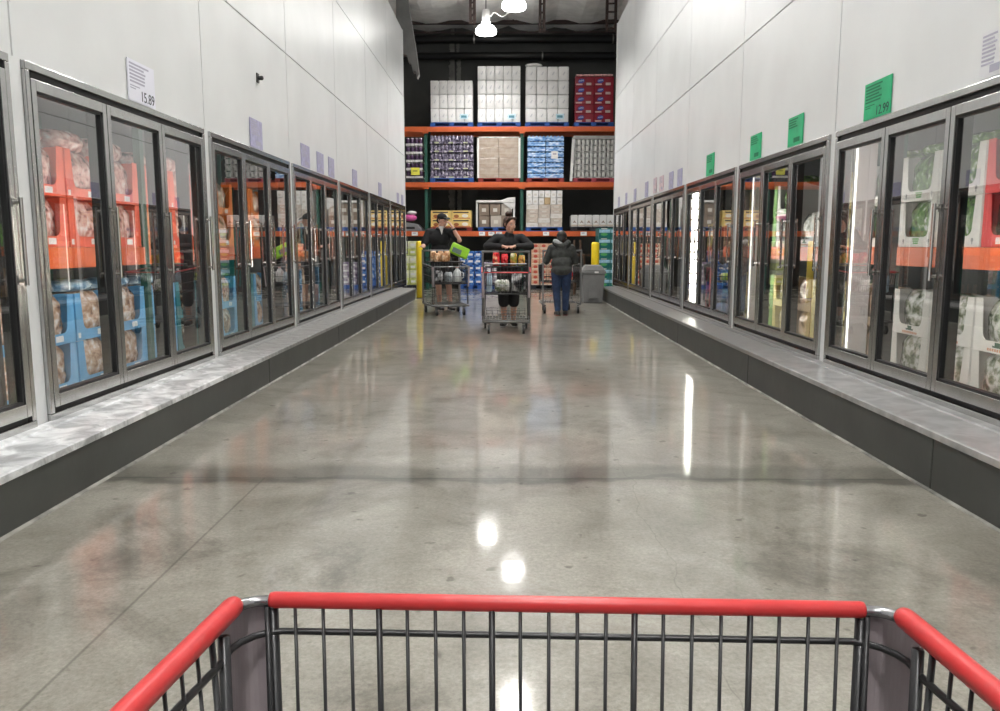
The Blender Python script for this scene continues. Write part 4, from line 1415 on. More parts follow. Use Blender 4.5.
# teal boxes stacked at the wall corner beside the bin
M_tealbox = mat('teal_box', (0.012, 0.16, 0.15), 0.35, 0, 0.15, 5)
zt = [288.5, 279, 269, 259, 249, 239, 229.5]
YT = 20.9
a, b = at(598.5, 260, YT), at(622, 260, YT)
hh = 0.258
pallet((a.x + b.x) / 2, 0.0005, b.x - a.x, M_pblack, 'black pallet under the teal boxes at the wall corner', YT, 0.9)
pr = None
for r in range(6):
    for c in range(2):
        w = (b.x - a.x) / 2 - 0.006
        lab = f'teal box with a blue landscape picture, {ORD[r]} up, {["outer", "inner"][c]} column beside the grey bin'
        loc = (a.x + (b.x - a.x) * (0.25 + 0.5 * c), YT + 0.004 * (r % 2), PH + 0.002 + hh * r)
        if pr is None:
            pr = MB().box(-w / 2, w / 2, 0, 0.85, 0, hh - 0.003).build('teal_box', M_tealbox, None, loc, bevel=0.006)
            MB().box(-w * 0.48, w * 0.48, -0.0012, 0, hh * 0.52, hh * 0.84).build('picture_print', mat('sky_print', (0.35, 0.58, 0.72), 0.4, 0, 0.2, 12), pr)
            MB().ball((-w * 0.05, -0.0005, hh * 0.36), (w * 0.3, 0.0016, hh * 0.14), 12).build('leaf_print', mat('leaf_print', (0.10, 0.40, 0.12), 0.4), pr)
            MB().box(-w * 0.3, w * 0.2, -0.0012, 0, hh * 0.88, hh * 0.95).build('title_print', mat('white_print', (0.85, 0.80, 0.72), 0.5), pr)
            tag(pr, lab, 'box', 'teal boxes')
        else:
            dup(pr, loc, None, lab)

# ------------------------------------------------------------------ bollards, bin, wooden stand
M_yel = mat('yellow_plastic', (0.82, 0.60, 0.02), 0.35, 0, 0.08, 4)
def bollard(px, pyt, Y, w, label):
    p = at(px, pyt, Y)
    t = thing('bollard', label, 'bollard', (p.x, Y, 0), 0, 'yellow bollards')
    MB().lathe([(w, 0.012), (w, p.z - 0.05), (w * 0.93, p.z - 0.018), (w * 0.6, p.z - 0.004), (0.01, p.z)], n=24).build('sleeve', M_yel, t, smooth=True)
    MB().lathe([(w + 0.018, 0.0), (w + 0.018, 0.0115)], n=24).build('base_ring', M_blackmetal, t)
    return t
bollard(419.3, 241, 18.55, 0.078, 'tall yellow bollard beside the man with the cart, at the curb end')
bollard(595.5, 242, 18.62, 0.092, 'yellow bollard standing behind the grey bin')

M_bin = mat('bin_plastic', (0.165, 0.165, 0.165), 0.5, 0, 0.08, 8)
p = at(592.5, 302.3, 17.15)
tb = thing('trash_bin', 'grey plastic trash bin with a sloped lid at the curb end', 'bin', (1.80, 17.15, 0))
def frust(w0, d0, w1, d1, z0, z1):
    vs = [(-w0, -d0, z0), (w0, -d0, z0), (w0, d0, z0), (-w0, d0, z0), (-w1, -d1, z1), (w1, -d1, z1), (w1, d1, z1), (-w1, d1, z1)]
    return MB().add(vs, [(3,2,1,0),(4,5,6,7),(0,1,5,4),(1,2,6,5),(2,3,7,6),(3,0,4,7)])
frust(0.195, 0.20, 0.245, 0.235, 0, 0.615).build('body', M_bin, tb, bevel=0.02)
frust(0.262, 0.25, 0.262, 0.25, 0.616, 0.675).build('rim', M_bin, tb, bevel=0.012)
frust(0.255, 0.245, 0.16, 0.20, 0.676, 0.80).build('lid', M_bin, tb, bevel=0.015)
MB().box(-0.11, 0.11, -0.236, -0.215, 0.10, 0.34).build('panel', M_bin, tb, bevel=0.006)
MB().box(0.02, 0.10, -0.268, -0.252, 0.635, 0.668).build('label', M_label, tb)

M_wood = mat('dark_wood', (0.085, 0.045, 0.026), 0.5, 0, 0.3, 12)
pa = at(574, 240, 19.8)
ws = thing('wooden_stand', 'dark wooden folding stand behind the person in the hoodie', 'stand', (at(580.5, 262, 19.8).x, 19.8, 0))
for (x0, x1, y0, y1) in ((-0.16, -0.13, -0.02, 0.25), (0.05, 0.02, -0.02, 0.25), (0.20, 0.09, 0.3, 0.02), (-0.10, -0.06, 0.3, 0.02)):
    MB().tube([(x0, y0 + 0.1, 0.0), (x1, y1 + 0.1, 1.34 if y0 < 0.2 else 1.0)], 0.024, 8).build('leg', M_wood, ws)
MB().box(-0.17, 0.09, 0.10, 0.14, 0.62, 0.67).build('crosspiece', M_wood, ws)
MB().box(-0.02, 0.30, 0.20, 0.24, 0.95, 0.99).build('crosspiece', M_wood, ws)

# ------------------------------------------------------------------ shopping carts
M_cart = mat('cart_steel', (0.028, 0.028, 0.030), 0.32, 0.3)
M_cartlt = mat('cart_steel_plated', (0.34, 0.34, 0.35), 0.25, 0.9)
M_guard = mat('corner_guard', (0.36, 0.31, 0.325), 0.42, 0, 0.12, 4)
M_redrail = mat('red_rail', (0.60, 0.040, 0.042), 0.34, 0, 0.06, 12, 0.05)
M_tray = mat('cart_tray', (0.20, 0.20, 0.20), 0.4, 0.3)

def make_cart(label, wires=22, thin=0.0019, thick=0.0032):
    t = thing('shopping_cart', label, 'shopping cart', (0, 0, 0), 0, 'shopping carts')
    yf, yr = 0.45, -0.42
    zf, zr = 0.842, 0.888
    wf, wr_ = 0.328, 0.350          # half widths of the rim
    zb = 0.55                       # basket floor
    yfb = 0.40
    hx = lambda y: wf + (wr_ - wf) * (yf - y) / (yf - yr)
    hz = lambda y: zf + (zr - zf) * (yf - y) / (yf - yr)
    # rim tube with rounded corners
    rim = []
    c = 0.024
    for q in (-1, 1):
        pts = [(q * hx(y), y, hz(y)) for y in (yr, -0.1, 0.2, yf - c)] 
        for i in range(1, 5):
            g = PI / 2 * i / 5
            pts.append((q * (wf - c + c * math.cos(g)), yf - c + c * math.sin(g), zf))
        pts.append((q * (wf - c), yf, zf))
        rim.append(pts)
    path = rim[0] + list(reversed(rim[1]))
    MB().tube(path, 0.0058, 10).build('rim', M_cartlt, t, smooth=True)
    # red sleeves on the front rail and both side rails
    fx = wf - 0.031
    sl = MB().tube([(-fx, yf, zf + 0.0015), (-fx + 0.004, yf, zf + 0.0015), (fx - 0.004, yf, zf + 0.0015), (fx, yf, zf + 0.0015)], [0.0074, 0.0082, 0.0082, 0.0074], 16)
    sl.build('rail_sleeve', M_redrail, t, smooth=True)
    for q in (-1, 1):
        y1 = yf - 0.014
        pts = [(q * hx(y1), y1, hz(y1) + 0.0015), (q * hx(y1 - 0.006), y1 - 0.006, hz(y1) + 0.0015), (q * hx(0.0), 0.0, hz(0.0) + 0.0015), (q * hx(yr + 0.06), yr + 0.06, hz(yr) + 0.001)]
        MB().tube(pts, [0.0090, 0.0104, 0.0104, 0.0104], 16).build('rail_sleeve', M_redrail, t, smooth=True)
    # front panel: verticals, each fourth or fifth one thicker, two cross wires
    f = MB()
    x0 = wf - 0.029
    heavy = {0, 4, 8, 13, 17, 21}
    yb = lambda z: yfb + (yf - yfb) * (z - zb) / (zf - zb)
    for i in range(wires):
        x = -x0 + 2 * x0 * i / (wires - 1)
        r = thick if i in heavy else thin
        f.tube([(x * 0.95, yb(zb) - 0.004, zb), (x, yb(zf) - 0.004, zf - 0.004)], r, 8)
    f.build('front_wires', M_cart, t, smooth=True)
    cw_ = MB()
    for z in (zf - 0.031, zf - 0.17):
        pts = [(-hx(0) - 0.002, yr + 0.05, z + 0.03), (-hx(0.2), 0.2, z + 0.01), (-wf + 0.004, yf - 0.075, z)]
        for i in range(5):
            g = PI - PI / 2 * (i + 0.5) / 5
            pts.append((-wf + 0.05 + 0.046 * math.cos(g), yb(z) - 0.046 + 0.046 * math.sin(g) + 0.004, z))
        full = pts + [(-x_, y_, z_) for x_, y_, z_ in reversed(pts)]
        MB().tube(full, 0.0036, 8).build('hoop_wire', M_cart, t, smooth=True)
    # side panels
    for q in (-1, 1):
        s_ = MB()
        n = 26
        for i in range(n):
            y = yr + 0.03 + (yf - 0.075 - yr - 0.03) * i / (n - 1)
            r = thick if i % 4 == 1 else thin
            s_.tube([(q * (hx(y) * 0.90), yb(zb) + (y - yf) * 0.96 , zb), (q * (hx(y) - 0.002), y, hz(y) - 0.004)], r, 8)
        s_.build('side_wires', M_cart, t, smooth=True)
    # basket floor
    b = MB()
    for i in range(12):
        x = -0.29 + 0.58 * i / 11
        b.tube([(x * 0.97, yr + 0.02, zb + 0.02), (x, yfb, zb)], 0.003, 6)
    for i in range(6):
        y = yr + 0.05 + (yfb - yr - 0.06) * i / 5
        b.tube([(-0.30, y, zb + 0.004), (0.30, y, zb + 0.004)], 0.003, 6)
    b.tube([(-0.30, yr + 0.02, zb + 0.014), (-0.30, yfb, zb), (0.30, yfb, zb), (0.30, yr + 0.02, zb + 0.014)], 0.010, 8)
    b.build('basket_floor', M_cart, t, smooth=True)
    # corner guards: curved plastic plates round the two front corners
    for q in (-1, 1):
        g_ = MB()
        o_, i_ = [], []
        r0 = 0.026
        for k in range(9):
            g = PI / 2 * k / 8
            o_.append((q * (wf + 0.008 - r0 + r0 * math.cos(g)), yf + 0.010 - r0 + r0 * math.sin(g)))
            i_.append((q * (wf + 0.008 - r0 + (r0 - 0.004) * math.cos(g)), yf + 0.010 - r0 + (r0 - 0.004) * math.sin(g)))
        o_ = [(o_[0][0], o_[0][1] - 0.026)] + o_ + [(o_[-1][0] - q * 0.008, o_[-1][1])]
        i_ = [(i_[0][0], i_[0][1] - 0.026)] + i_ + [(i_[-1][0] - q * 0.008, i_[-1][1])]
        n = len(o_)
        vs = []
        for z, k in ((0.50, 0.0), (zf - 0.006, 1.0)):
            for (x, y) in o_ + i_:
                vs.append((x * (0.97 + 0.03 * k), y - 0.035 * (1 - k), z))
        N = 2 * n
        fs = []
        for k in range(n - 1):
            fs += [(k, k + 1, N + k + 1, N + k), (n + k + 1, n + k, N + n + k, N + n + k + 1), (k, n + k, n + k + 1, k + 1), (N + k, N + k + 1, N + n + k + 1, N + n + k)]
        fs += [(0, N, N + n, n), (n - 1, 2 * n - 1, N + 2 * n - 1, N + n - 1)]
        g_.add(vs, fs)
        g_.build('corner_guard', M_guard, t, smooth=False)
        # upright frame tubes at the corners
        MB().tube([(q * (wf - 0.033), yf + 0.001, zf - 0.008), (q * (wf - 0.045), yf - 0.035, 0.52), (q * (wf - 0.03), yf - 0.05, 0.20)], 0.0058, 8).build('front_post', M_cart, t, smooth=True)
        MB().tube([(q * (wf - 0.006), yf - 0.06, zf - 0.008), (q * (wf - 0.015), yf - 0.09, 0.52), (q * (wf - 0.01), yf - 0.09, 0.20)], 0.0058, 8).build('front_post', M_cart, t, smooth=True)
        # rear posts up to the handle
        MB().box(q * (wr_ + 0.004), q * (wr_ - 0.026), yr - 0.03, yr + 0.012, 0.16, 1.10).build('rear_post', M_tray, t, bevel=0.006)
    # handle and child-seat back
    MB().tube([(-wr_ - 0.004, yr - 0.012, 1.115), (wr_ + 0.004, yr - 0.012, 1.115)], 0.017, 12).build('handle', M_tray, t, smooth=True)
    sb = MB()
    for i in range(12):
        x = -0.28 + 0.56 * i / 11
        sb.tube([(x, yr + 0.03, 0.60), (x, yr + 0.01, 0.99)], 0.0035, 6)
    for z in (0.66, 0.83, 0.99):
        sb.tube([(-0.31, yr + 0.018, z), (0.31, yr + 0.018, z)], 0.007, 6)
    sb.build('seat_back', M_cart, t, smooth=True)
    # chassis, lower tray
    MB().tube([(-wr_ + 0.01, yr, 0.17), (-wf + 0.015, yf - 0.05, 0.17), (wf - 0.015, yf - 0.05, 0.17), (wr_ - 0.01, yr, 0.17)], 0.017, 10).build('chassis', M_tray, t, smooth=True)
    tr_ = MB()
    for i in range(14):
        x = -0.28 + 0.56 * i / 13
        tr_.tube([(x, yr + 0.02, 0.19), (x, yf - 0.07, 0.19)], 0.004, 6)
    for y in (-0.3, 0.0, 0.3):
        tr_.tube([(-0.30, y, 0.184), (0.30, y, 0.184)], 0.006, 6)
    tr_.build('lower_tray', M_tray, t, smooth=True)
    fr_ = MB()
    for z in (0.22, 0.26, 0.30):
        fr_.tube([(-0.29, yr + 0.03, z), (0.29, yr + 0.03, z)], 0.004, 6)
    for i in range(8):
        x = -0.28 + 0.08 * i
        fr_.tube([(x, yr + 0.03, 0.19), (x, yr + 0.03, 0.30)], 0.004, 6)
    fr_.build('tray_rail', M_tray, t, smooth=True)
    # casters
    for (x, y) in ((-0.24, yf - 0.09), (0.24, yf - 0.09), (-0.30, yr + 0.04), (0.30, yr + 0.04)):
        ca = MB().box(x - 0.022, x - 0.017, y - 0.025, y + 0.02, 0.05, 0.135).box(x + 0.017, x + 0.022, y - 0.025, y + 0.02, 0.05, 0.135).box(x - 0.022, x + 0.022, y - 0.025, y + 0.02, 0.1355, 0.158).build('caster', M_tray, t)
        MB().tube([(x - 0.015, y, 0.062), (x + 0.015, y, 0.062)], 0.062, 20).build('wheel', M_black, ca)
    return t

cart0 = make_cart('empty cart with red rails, its front corner guards grey, pushed by the viewer')
cart0.location = (0.043, 0.312, 0)
cart0.rotation_euler = (0, 0, R(-1.6))
cartW = dup(cart0, (-0.028, 11.32, 0), R(180.5), 'loaded cart that the woman in black leans on')
cartM = dup(cart0, (-1.10, 14.25, 0), R(196), 'loaded cart of the man in the cap beside the yellow bollard')
cartH = dup(cart0, (0.93, 14.72, 0), R(4), 'cart pushed away by the person in the grey hoodie')

for c_ in (cartM, cartH):
    for ch in c_.children:
        if ch.name.startswith('rail_sleeve'):
            ch.material_slots[0].link = 'OBJECT'
            ch.material_slots[0].material = M_tray

# ------------------------------------------------------------------ people
def remeshed(mb, voxel, name, m, parent=None, smooth_it=6, fac=0.5):
    """fuse overlapping limbs into one continuous skin"""
    me = mb.mesh(name + '_rough', m)
    o = bpy.data.objects.new(name + '_rough', me)
    C.objects.link(o)
    r = o.modifiers.new('remesh', 'REMESH')
    r.mode = 'VOXEL'
    r.voxel_size = voxel
    sm = o.modifiers.new('smooth', 'SMOOTH')
    sm.factor = fac
    sm.iterations = smooth_it
    dg = bpy.context.evaluated_depsgraph_get()
    out = bpy.data.meshes.new_from_object(o.evaluated_get(dg))
    bpy.data.objects.remove(o)
    out.name = name
    out.materials.clear()
    out.materials.append(m)
    out.polygons.foreach_set('material_index', [0] * len(out.polygons))
    out.polygons.foreach_set('use_smooth', [True] * len(out.polygons))
    r_ = bpy.data.objects.new(name, out)
    C.objects.link(r_)
    if parent is not None:
        r_.parent = parent
    return r_

def V(*a): return Vector(a)
def lerp(a, b, t): return a + (b - a) * t

def hand(mb, wrist, d, up, side, curl=0.5, sc=1.0, thumb=1):
    """palm with four unequal fingers and a thumb. d: pointing direction, up: back of the hand, side: towards the thumb"""
    d, up = d.normalized(), up.normalized()
    sd = d.cross(up).normalized() * thumb
    L = 0.085 * sc
    for k in (-1.2, -0.4, 0.4, 1.2):
        mb.capsule(wrist + sd * k * 0.008 * sc, wrist + d * L + sd * k * 0.022 * sc, 0.017 * sc, 0.0125 * sc, 8)
    for k, ln in zip((1.35, 0.45, -0.45, -1.3), (0.068, 0.078, 0.072, 0.056)):
        p = wrist + d * L + sd * k * 0.0215 * sc
        a = 0.35 * curl
        dirn = d
        for j, part in enumerate((0.45, 0.32, 0.25)):
            a2 = curl * (0.5 + 0.55 * j)
            dirn = (d * math.cos(a2) - up * math.sin(a2)).normalized()
            p2 = p + dirn * ln * part * sc
            mb.capsule(p, p2, (0.0098 - 0.0009 * j) * sc, (0.0090 - 0.0010 * j) * sc, 8)
            p = p2
    p = wrist + d * 0.025 * sc + sd * 0.030 * sc
    t1 = (d * 0.75 + sd * 0.6 - up * 0.25).normalized()
    p2 = p + t1 * 0.042 * sc
    mb.capsule(p, p2, 0.0135 * sc, 0.0115 * sc, 8)
    p3 = p2 + (d * 0.95 + sd * 0.15 - up * 0.3).normalized() * 0.030 * sc
    mb.capsule(p2, p3, 0.011 * sc, 0.009 * sc, 8)

def head_parts(body, mb, hc, fwd, sc, skin_m, root_parent_fn):
    pass

def head(mb, hc, fwd, up, sc=1.0):
    """skull, jaw, nose, brow, ears, chin; hc is the head centre at eye height"""
    f = fwd.normalized()
    u = (up - f * up.dot(f)).normalized()
    s = f.cross(u)
    rot = Matrix((s, f, u)).transposed()
    P = lambda a, b, c: hc + (s * a + f * b + u * c) * sc
    mb.ball(P(0, -0.012, 0.025), (0.074 * sc, 0.094 * sc, 0.092 * sc), 18, rot=rot)
    mb.ball(P(0, 0.030, -0.035), (0.060 * sc, 0.062 * sc, 0.075 * sc), 16, rot=rot)
    mb.ball(P(0, 0.055, -0.090), (0.030 * sc, 0.028 * sc, 0.024 * sc), 12, rot=rot)
    mb.capsule(P(-0.045, 0.0, -0.065), P(-0.02, 0.05, -0.088), 0.024 * sc, 0.022 * sc, 10)
    mb.capsule(P(0.045, 0.0, -0.065), P(0.02, 0.05, -0.088), 0.024 * sc, 0.022 * sc, 10)
    mb.capsule(P(0, 0.086, 0.004), P(0, 0.104, -0.030), 0.010 * sc, 0.015 * sc, 10)
    for q in (-1, 1):
        mb.ball(P(q * 0.012, 0.093, -0.034), 0.0095 * sc, 8)
        mb.capsule(P(q * 0.014, 0.083, 0.022), P(q * 0.045, 0.068, 0.020), 0.010 * sc, 0.009 * sc, 8)
        mb.ball(P(q * 0.042, 0.062, -0.028), (0.020 * sc, 0.018 * sc, 0.018 * sc), 10)
        mb.ball(P(q * 0.078, -0.010, -0.008), (0.010 * sc, 0.020 * sc, 0.032 * sc), 10, rot=rot)
    mb.capsule(P(-0.018, 0.080, -0.062), P(0.018, 0.080, -0.062), 0.010 * sc, 0.010 * sc, 8)
    return P, rot

def face_details(P, rot, root, sc, loc0, hair_m):
    """eyes, brows and lips as children"""
    ey = mat('eye_white', (0.42, 0.39, 0.37), 0.5)
    ir = mat('iris_dark', (0.02, 0.012, 0.008), 0.15)
    lp = mat('lips', (0.42, 0.15, 0.12), 0.45)
    for q in (-1, 1):
        e = MB().ball(P(q * 0.031, 0.074, 0.0), 0.0098 * sc, 12).build('eye', ey, root, smooth=True)
        MB().ball(P(q * 0.031, 0.0825, 0.0), 0.0052 * sc, 8).build('iris', ir, e, smooth=True)
        MB().capsule(P(q * 0.016, 0.089, 0.026), P(q * 0.046, 0.078, 0.024), 0.0042 * sc, 0.003 * sc, 8).build('eyebrow', hair_m, root, smooth=True)
    m = MB()
    m.capsule(P(-0.020, 0.0850, -0.062), P(0.020, 0.0850, -0.062), 0.0058 * sc, 0.0058 * sc, 8)
    m.build('lips', lp, root, smooth=True)

def limb(mb, pts, rs, n=12):
    for a, b, r0, r1 in zip(pts[:-1], pts[1:], rs[:-1], rs[1:]):
        mb.capsule(a, b, r0, r1, n)

def foot(mb, ankle, d, L=0.24, r=0.036, h=None):
    d = d.normalized()
    s = Vector((-d.y, d.x, 0))
    z = r * 0.95
    heel = Vector((ankle.x, ankle.y, z)) - d * 0.05
    ball_ = Vector((ankle.x, ankle.y, z * 0.9)) + d * (L * 0.5)
    toe = Vector((ankle.x, ankle.y, z * 0.72)) + d * (L * 0.72)
    mb.capsule(heel, ball_, r * 0.95, r * 0.9)
    mb.capsule(ball_ + s * 0.012, toe + s * 0.010, r * 0.82, r * 0.62)
    mb.capsule(ball_ - s * 0.014, toe - s * 0.016 - d * 0.015, r * 0.8, r * 0.6)
    mb.capsule(ankle, Vector((ankle.x, ankle.y, r * 1.2)) - d * 0.02, r * 0.95, r * 1.05)

M_skin = mat('skin_tan', (0.50, 0.27, 0.19), 0.5, 0, 0.05, 10)
M_skin2 = mat('skin_fair', (0.56, 0.32, 0.24), 0.5, 0, 0.05, 10)
M_hair = mat('dark_brown_hair', (0.045, 0.022, 0.014), 0.45, 0, 0.3, 40, 0.4)
M_hairb = mat('black_hair', (0.012, 0.009, 0.008), 0.45, 0, 0.3, 40, 0.4)
M_blackcloth = mat('black_cloth', (0.006, 0.006, 0.0075), 0.8, 0, 0.2, 10, 0.3)
M_greycloth = mat('charcoal_fleece', (0.042, 0.044, 0.042), 0.9, 0, 0.2, 14, 0.4)
M_greylight = mat('pale_grey_hood', (0.30, 0.31, 0.31), 0.9, 0, 0.15, 14, 0.3)
M_jeans = mat('blue_denim', (0.013, 0.030, 0.080), 0.8, 0, 0.25, 18, 0.3)
M_shoe = mat('dark_shoe', (0.014, 0.012, 0.014), 0.5)
M_sole = mat('pale_sole', (0.55, 0.54, 0.52), 0.6)
M_khaki = mat('dark_shorts', (0.03, 0.03, 0.034), 0.8, 0, 0.2, 10, 0.3)

# ---- woman in black leaning on her cart (faces the viewer, looks to her own left)
def woman():
    root_loc = Vector((0.012, 11.985, 0))
    UPV = Vector((0, 0, 1))
    b = MB()
    # joints, local; -y is towards the viewer
    hip = {q: V(q * 0.085, 0.10, 0.86) for q in (-1, 1)}
    knee = {q: V(q * 0.078, 0.045, 0.46) for q in (-1, 1)}
    ank = {q: V(q * 0.070, 0.09, 0.075) for q in (-1, 1)}
    pel, waist, chest, nbase = V(0, 0.10, 0.90), V(0, 0.06, 1.04), V(0, -0.01, 1.22), V(0, -0.03, 1.355)
    sh = {q: V(q * 0.185, -0.03, 1.315) for q in (-1, 1)}
    elb = {q: V(q * 0.325, -0.09, 1.195) for q in (-1, 1)}
    wri = {q: V(q * 0.085, -0.275, 1.192) for q in (-1, 1)}
    hc = V(0.015, -0.07, 1.515)
    fwd = V(0.62, -0.76, -0.06)
    b.ball(pel, (0.155, 0.115, 0.12), 16)
    b.ball(waist, (0.135, 0.105, 0.13), 16)
    b.ball(chest, (0.165, 0.115, 0.15), 16)
    b.capsule(nbase - V(0, 0, 0.05), hc + V(0, 0.02, -0.07), 0.058, 0.052)
    for q in (-1, 1):
        b.capsule(chest + V(q * 0.06, 0, 0.07), sh[q], 0.07, 0.055)
        limb(b, [sh[q], elb[q], wri[q]], [0.052, 0.040, 0.026])
        d = (V(-q * 0.06, -0.30, 1.16) - wri[q])
        hand(b, wri[q], V(-q * 0.9, -0.15, -0.02), V(0, -0.1, 1), None, 0.55, 0.95, thumb=-q if q > 0 else 1)
        limb(b, [hip[q], knee[q], ank[q]], [0.085, 0.055, 0.036])
        b.ball(lerp(knee[q], ank[q], 0.3) + V(0, 0.02, 0), (0.048, 0.055, 0.09), 12)
        foot(b, ank[q], V(q * 0.15, -1, 0), 0.23, 0.034)
    P, rot = head(b, hc, fwd, UPV, 1.0)
    body = remeshed(b, 0.008, 'person', M_skin)
    tag(body, 'woman with a dark hair bun in black clothes, leaning on her cart handle', 'person')
    body.location = root_loc
    face_details(P, rot, body, 1.0, root_loc, M_hair)
    # hair: cap swept back, with a bun on top
    h = MB()
    h.ball(P(0, -0.022, 0.042), (0.083, 0.095, 0.088), 18, rot=rot)
    h.ball(P(0, -0.055, 0.0), (0.078, 0.062, 0.075), 14, rot=rot)
    h.capsule(P(-0.06, 0.045, 0.085), P(0.06, 0.045, 0.085), 0.022, 0.022)
    for q in (-1, 1):
        h.capsule(P(q * 0.074, 0.022, 0.055), P(q * 0.076, -0.005, -0.03), 0.016, 0.010)
    hb = remeshed(h, 0.008, 'hair', M_hair, body, 4)
    bn = MB()
    for i in range(7):
        g = i * 0.9
        bn.ball(P(0.024 * math.cos(g), -0.035 + 0.024 * math.sin(g), 0.145 + 0.006 * (i % 3)), 0.034, 10)
    remeshed(bn, 0.008, 'bun', M_hair, hb, 2)
    # black long-sleeved top
    t = MB()
    t.ball(waist + V(0, 0, -0.03), (0.160, 0.128, 0.16), 16)
    t.ball(chest, (0.182, 0.132, 0.158), 16)
    t.capsule(nbase - V(0, 0, 0.06), nbase + V(0, -0.01, 0.005), 0.085, 0.066)
    for q in (-1, 1):
        t.capsule(chest + V(q * 0.06, 0, 0.07), sh[q], 0.085, 0.068)
        limb(t, [sh[q], elb[q], lerp(elb[q], wri[q], 0.88)], [0.067, 0.056, 0.042])
    remeshed(t, 0.010, 'long_sleeved_top', M_blackcloth, body, 5)
    # wide black knee-length shorts
    k = MB()
    k.ball(pel, (0.170, 0.132, 0.135), 16)
    for q in (-1, 1):
        limb(k, [hip[q], knee[q] + V(0, 0.01, 0.02), V(q * 0.076, 0.06, 0.36)], [0.105, 0.088, 0.083])
    remeshed(k, 0.010, 'long_shorts', M_blackcloth, body, 5)
    for q in (-1, 1):
        f = MB()
        foot(f, V(ank[q].x, ank[q].y, 0.06), V(q * 0.15, -1, 0), 0.25, 0.043)
        sh_ = remeshed(f, 0.009, 'shoe', M_shoe, body, 3)
        s2 = MB()
        a, d = V(ank[q].x, ank[q].y, 0), V(q * 0.15, -1, 0).normalized()
        s2.tube([a - d * 0.07 + V(0, 0, 0.0005), a - d * 0.07 + V(0, 0, 0.012)], 0.03, 8)
        MB().prism([(-0.040, -0.085), (0.040, -0.085), (0.046, 0.08), (0.030, 0.20), (-0.030, 0.20), (-0.046, 0.08)],
                   lambda u, v, kk: tuple(a + d * v + V(-d.y, d.x, 0) * u + V(0, 0, 0.002 + 0.014 * kk))).build('sole', M_sole, sh_)
    return body
woman()

